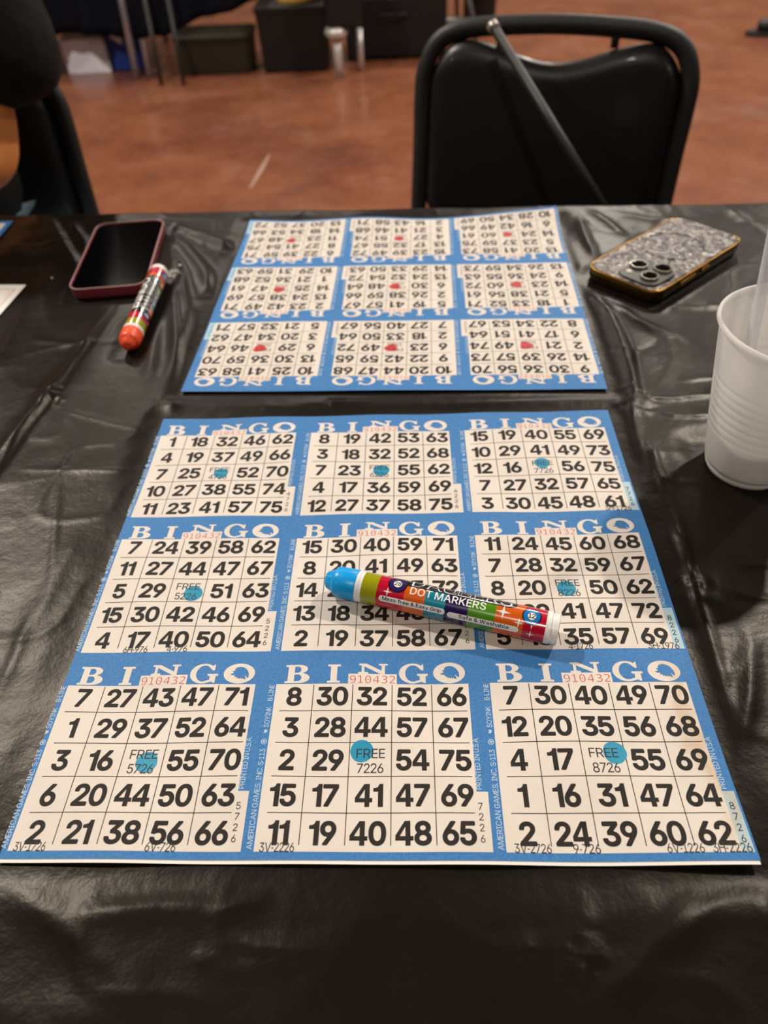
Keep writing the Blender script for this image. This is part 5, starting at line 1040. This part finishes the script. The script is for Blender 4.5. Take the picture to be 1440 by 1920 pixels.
# scuff on the floor
mat('scuff_grey', (150,118,104), .5)
p0, p1 = at(505, 290, -TZ), at(470, 352, -TZ)
dv = (p1-p0); nn = Vector((-dv.y, dv.x, 0)).normalized()*.010
o = mesh('floor_scuff', [p0-nn*.4, p0+nn*.4, p0+dv*.5+nn*1.2, p1+nn*.4, p1-nn*.6, p0+dv*.5-nn*.9], [(0,1,2,5),(5,2,3,4)], MATS['scuff_grey']); o.location = (0,0,TZ+.0006)
tag(o, 'pale straight scuff mark on the reddish floor in the middle', 'scuff mark')

# lamps: round ceiling downlights
mat('lamp_trim', (210,205,196), .4); mat('lamp_glow', (255,232,200), .5, emit=((255,226,188), 30))
LAMPS = [(-1.9, 2.0, 74), (2.0, 2.3, 66), (-.35, -1.3, 14), (4.6, 3.2, 50), (-4.6, 2.8, 18), (2.2, 6.4, 62), (-.7, 6.9, 26), (-3.6, 7.6, 8), (4.8, 7.0, 50), (-2.0, 5.2, 26), (1.3, 5.0, 20), (3.2, -1.8, 14), (-3.6, -1.8, 12)]
for k, (x, y, w_) in enumerate(LAMPS):
    r_ = empty('ceiling_downlight', (x, y, ZC)); tag(r_, 'round white-trimmed downlight in the ceiling', 'ceiling light', 'ceiling downlights')
    lathe('trim', [(.085,-.002),(.11,-.012),(.125,-.012),(.13,0)], [MATS['lamp_trim']], r_, 40)
    lathe('lens', [(.0001,-.006),(.086,-.006)], [MATS['lamp_glow']], r_, 40)
    ld = bpy.data.lights.new('downlight', 'AREA'); ld.shape = 'DISK'; ld.size = .17; ld.energy = w_; ld.color = (1, .92, .82)
    lo = bpy.data.objects.new('lamp', ld); C.objects.link(lo); lo.parent = r_; lo.location = (0, 0, -.02)

# ------------------------------------------------------------------ the far table and what stands by it
mat('navy_cloth', (9,10,22), .9, spec=.15, noise=(3,.8,(6,6,13)), bump=(6,.5,.03)); mat('white_board', (214,212,222), .6); mat('blue_fabric', (14,44,120), .6); mat('bright_white', (235,235,240), .5)
mat('aluminium', (176,176,180), .3, metal=.8); mat('olive_plastic', (38,33,20), .5, noise=(9,.7,(28,25,16))); mat('black_plastic', (13,13,14), .5); mat('yellow_vinyl', (206,160,74), .5); mat('chrome', (205,202,198), .3, metal=.45); mat('charcoal_cloth', (14,14,18), .9, spec=.2); mat('grey_bar', (84,80,74), .4, metal=.3)
tb = empty('folding_table', (-1.75, 5.08, 0), -.03); tag(tb, 'long table in the background covered by a navy cloth, silver legs below', 'table')
bevel(from_bm('tabletop', box_bm(-1.2, 1.2, -.37, .37, .70, .735), MATS['laminate'], tb), .005)
for x, y in ((.50,-.33),(.575,-.33),(-1.0,-.33),(-.93,-.33),(.50,.33),(-1.0,.33)):
    tube('leg', [(x, y-.16, .0) if y < 0 else (x, y, 0), (x, y, .70)], .020, MATS['aluminium'], tb, 12)
# cloth: top sheet and an uneven hanging front
V = []; F = []; n = 90
def hem(x):
    return .17+.035*math.sin(x*3.1+.4)+.02*math.sin(x*9.3)+.22*max(0, (x-.75)/.5)
for i in range(n+1):
    x = -1.24+2.5*i/n; hz = hem(x)
    rows_ = [(.40, .74), (0, .745), (-.40, .74)]
    for y, z in rows_: V.append((x, y, z))
    for k in range(1, 13):
        t = k/12; z = .74-(.74-hz)*t; y = -.405-.03*t*math.sin(x*21+math.sin(x*5)*2)-.05*t-.02*t*math.sin(x*47)
        V.append((x, y, z))
w_ = 15
for i in range(n):
    for k in range(w_-1): F.append((i*w_+k, (i+1)*w_+k, (i+1)*w_+k+1, i*w_+k+1))
o = mesh('tablecloth', V, F, MATS['navy_cloth'], None, True); o.location = (-1.75, 5.08, 0); o.rotation_euler = (0,0,-.03)
sd = o.modifiers.new('s', 'SOLIDIFY'); sd.thickness = .003
tag(o, 'dark navy cloth draped unevenly over the long background table', 'tablecloth')
# white box with a peaked open top
p = at(170, 140, -TZ); r_ = empty('cardboard_box', (p.x, p.y+.12, 0), -.05); tag(r_, 'white cardboard box on the floor under the navy-clothed table', 'box')
bevel(from_bm('box_body', box_bm(-.125, .125, -.10, .10, 0, .17), MATS['white_board'], r_), .004)
mesh('flap', [(-.125,-.10,.17),(.125,-.10,.17),(.06,-.02,.255),(-.02,-.01,.262),(-.125,.10,.17),(.125,.10,.17)], [(0,1,2,3),(4,5,2,3),(1,5,2),(0,4,3)], MATS['white_board'], r_)
p = at(212, 142, -TZ); r_ = empty('cooler_bag', (p.x+.085, p.y+.16, 0), -.05); tag(r_, 'blue bag with a small white mark, on the floor beside the white box', 'bag')
o = slab('bag_body', .19, .20, .04, [(0,.012),(.012,0),(.22,0),(.26,.02)], [MATS['blue_fabric']], r_, smooth=False)
o = mesh('white_mark', [(-.06,-.1015,.175),(.0,-.1015,.135),(.005,-.1015,.165),(-.035,-.1015,.20)], [(0,1,2,3)], MATS['bright_white'], r_)
tube('strap', catmull([(-.08,-.02,.25),(-.04,-.03,.33),(.04,-.03,.33),(.08,-.02,.25)], 8), .006, MATS['blue_fabric'], r_, 8)
# olive storage tub
p = at(405, 150, -TZ); r_ = empty('storage_tub', (p.x, p.y+.22, 0), -.06); tag(r_, 'low dark olive storage tub standing under the background table, left of the black bin', 'tub')
slab('tub', .42, .26, .04, [(0,.02),(.01,.01),(.15,0),(.16,-.006),(.17,-.006)], [MATS['olive_plastic']], r_)
slab('lid', .44, .28, .045, [(.17,0),(.185,0),(.19,.01)], [MATS['olive_plastic']], r_)
for px_ in (303, 345):
    p = at(px_, 160, -TZ); o = tube('chair_leg', [(p.x, p.y, .003), (p.x-.02, p.y+.16, .42)], .012, MATS['black_powdercoat']); o.name = 'table_strut'
    tag(o, 'thin black strut slanting up under the navy cloth, ' + ('nearer the silver legs' if px_ == 303 else 'nearer the olive tub'), 'strut')
# bin with a yellow cushion
p = at(558, 137, -TZ); r_ = empty('storage_bin', (p.x, p.y+.15, 0), -.04); tag(r_, 'square black bin on the floor in the background with something yellow on top', 'bin')
slab('bin_body', .38, .30, .02, [(0,.02),(.01,.012),(.27,0),(.285,-.005),(.30,-.005),(.30,.006)], [MATS['black_plastic']], r_)
slab('rim', .392, .312, .022, [(.288,0),(.305,0),(.308,.004)], [MATS['black_plastic']], r_)
bm = bmesh.new(); bmesh.ops.create_uvsphere(bm, u_segments=32, v_segments=16, radius=1)
for v in bm.verts: v.co = Vector((v.co.x*.13+(.02*v.co.z), v.co.y*.11, max(v.co.z, -.35)*.085*(1-.25*v.co.x)))
o = from_bm('yellow_cushion', bm, MATS['yellow_vinyl'], None, True); o.location = (r_.location.x+.05, r_.location.y-.01, .338); tag(o, 'rounded yellow cushion sitting on the black bin', 'cushion')
# chrome-legged stool
p = at(637, 146, -TZ); r_ = empty('bar_stool', (p.x, p.y, 0)); tag(r_, 'black stool on a chrome leg, right of the black bin', 'stool')
tube('leg', [(0,0,.0), (0,0,.20)], .022, MATS['chrome'], r_, 16)
tube('leg', [(.12,.10,.0), (.12,.10,.20)], .016, MATS['chrome'], r_, 16)
lathe('hub', [(.0001,.185),(.05,.188),(.062,.21),(.05,.235),(.0001,.24)], [MATS['chrome']], r_, 32)
slab('housing', .19, .19, .04, [(.235,.01),(.25,0),(.42,0),(.44,.02)], [MATS['black_plastic']], r_).location = (.04, .04, 0)
lathe('seat', [(.0001,.46),(.12,.462),(.135,.48),(.13,.52),(.10,.535),(.0001,.54)], [MATS['charcoal_cloth']], r_, 40).location = (.02, .05, 0)
# chair and box at the middle back
p = at(735, 115, -TZ); r_ = empty('speaker_box', (p.x+.02, p.y+.16, 0), -.05); tag(r_, 'large black equipment case on the floor behind the empty chair', 'case')
bevel(from_bm('case_body', box_bm(-.27, .30, -.13, .13, .01, .30), MATS['black_plastic'], r_), .012)
for sx in (-.25, .28):
    for sy in (-.10, .10): lathe('foot', [(.0001,0),(.018,0),(.02,.01),(.0001,.01)], [MATS['rubber']], r_, 16).location = (sx, sy, 0)
tube('handle', catmull([(-.07,-.132,.22),(-.06,-.155,.22),(.06,-.155,.22),(.07,-.132,.22)], 6), .007, MATS['rubber'], r_, 8)
p = at(785, 45, -TZ+.13)
r_ = empty('metal_chair', (p.x, p.y+.02, 0), -.06); tag(r_, 'dark metal chair with a grey crossbar, standing behind the black equipment case', 'chair')
tube('crossbar', [(-.34,-.03,.12), (-.12,-.04,.132), (.10,-.04,.136), (.30,-.03,.13)], .026, MATS['grey_bar'], r_, 12)
for s in (-1, 1):
    tube('leg', [(s*.34,-.04,.0), (s*.32,-.03,.13), (s*.20,.02,.50)], .013, MATS['grey_bar'], r_, 12)
    tube('leg', [(s*.25,.38,.0), (s*.22,.30,.48)], .013, MATS['black_powdercoat'], r_, 12)
    tube('back_post', [(s*.20,.30,.46), (s*.21,.38,.90)], .013, MATS['black_powdercoat'], r_, 12)
slab('seat', .44, .42, .05, [(.46,.01),(.47,0),(.50,0),(.51,.02)], [MATS['charcoal_cloth']], r_).location = (0,.13,0)
slab('backrest', .40, .30, .04, [(-.015,.01),(-.01,0),(.01,0),(.015,.01)], [MATS['charcoal_cloth']], r_).location = (0,.36,.75)
bpy.data.objects[-1] if False else None
for o in r_.children:
    if o.name.startswith('backrest'): o.rotation_euler = (math.pi/2-.15, 0, 0)
p = at(912, 62, -TZ); r_ = empty('waste_bin', (p.x, p.y+.35, 0)); tag(r_, 'tall narrow black bin in the background above the left shoulder of the empty chair', 'bin')
lathe('bin_body', [(.0001,0),(.10,0),(.105,.01),(.125,.55),(.128,.56),(.12,.56),(.0001,.05)], [MATS['black_plastic']], r_, 40)
lathe('lid', [(.13,.555),(.13,.57),(.10,.62),(.0001,.63)], [MATS['black_plastic']], r_, 40)
# shoe at the right edge
p = at(1402, 50, -TZ+.04); r_ = empty('shoe', (p.x, p.y, 0), -.38); tag(r_, 'dark shoe pointing left on the floor at the top right corner', 'shoe')
V = []; Ed = []; a0 = add((.045,0,.045), (.04,.032)); a1 = add((.13,0,.055), (.046,.042), a0); a2 = add((.22,0,.065), (.042,.05), a1); a3 = add((.27,0,.08), (.04,.05), a2)
skin_obj('upper', V, Ed, MATS['shoe_black'], r_, 2)
slab('sole', .30, .092, .045, [(0,.004),(.003,0),(.018,0),(.022,.006)], [MATS['rubber']], r_).location = (.145,0,0)

# ------------------------------------------------------------------ world and output
w = bpy.data.worlds.new('world'); bpy.context.scene.world = w; w.use_nodes = True
w.node_tree.nodes['Background'].inputs[0].default_value = (.9, .72, .52, 1); w.node_tree.nodes['Background'].inputs[1].default_value = .02
vs = bpy.context.scene.view_settings; vs.view_transform = 'Standard'; vs.look = 'None'; vs.gamma = 1; vs.exposure = .66
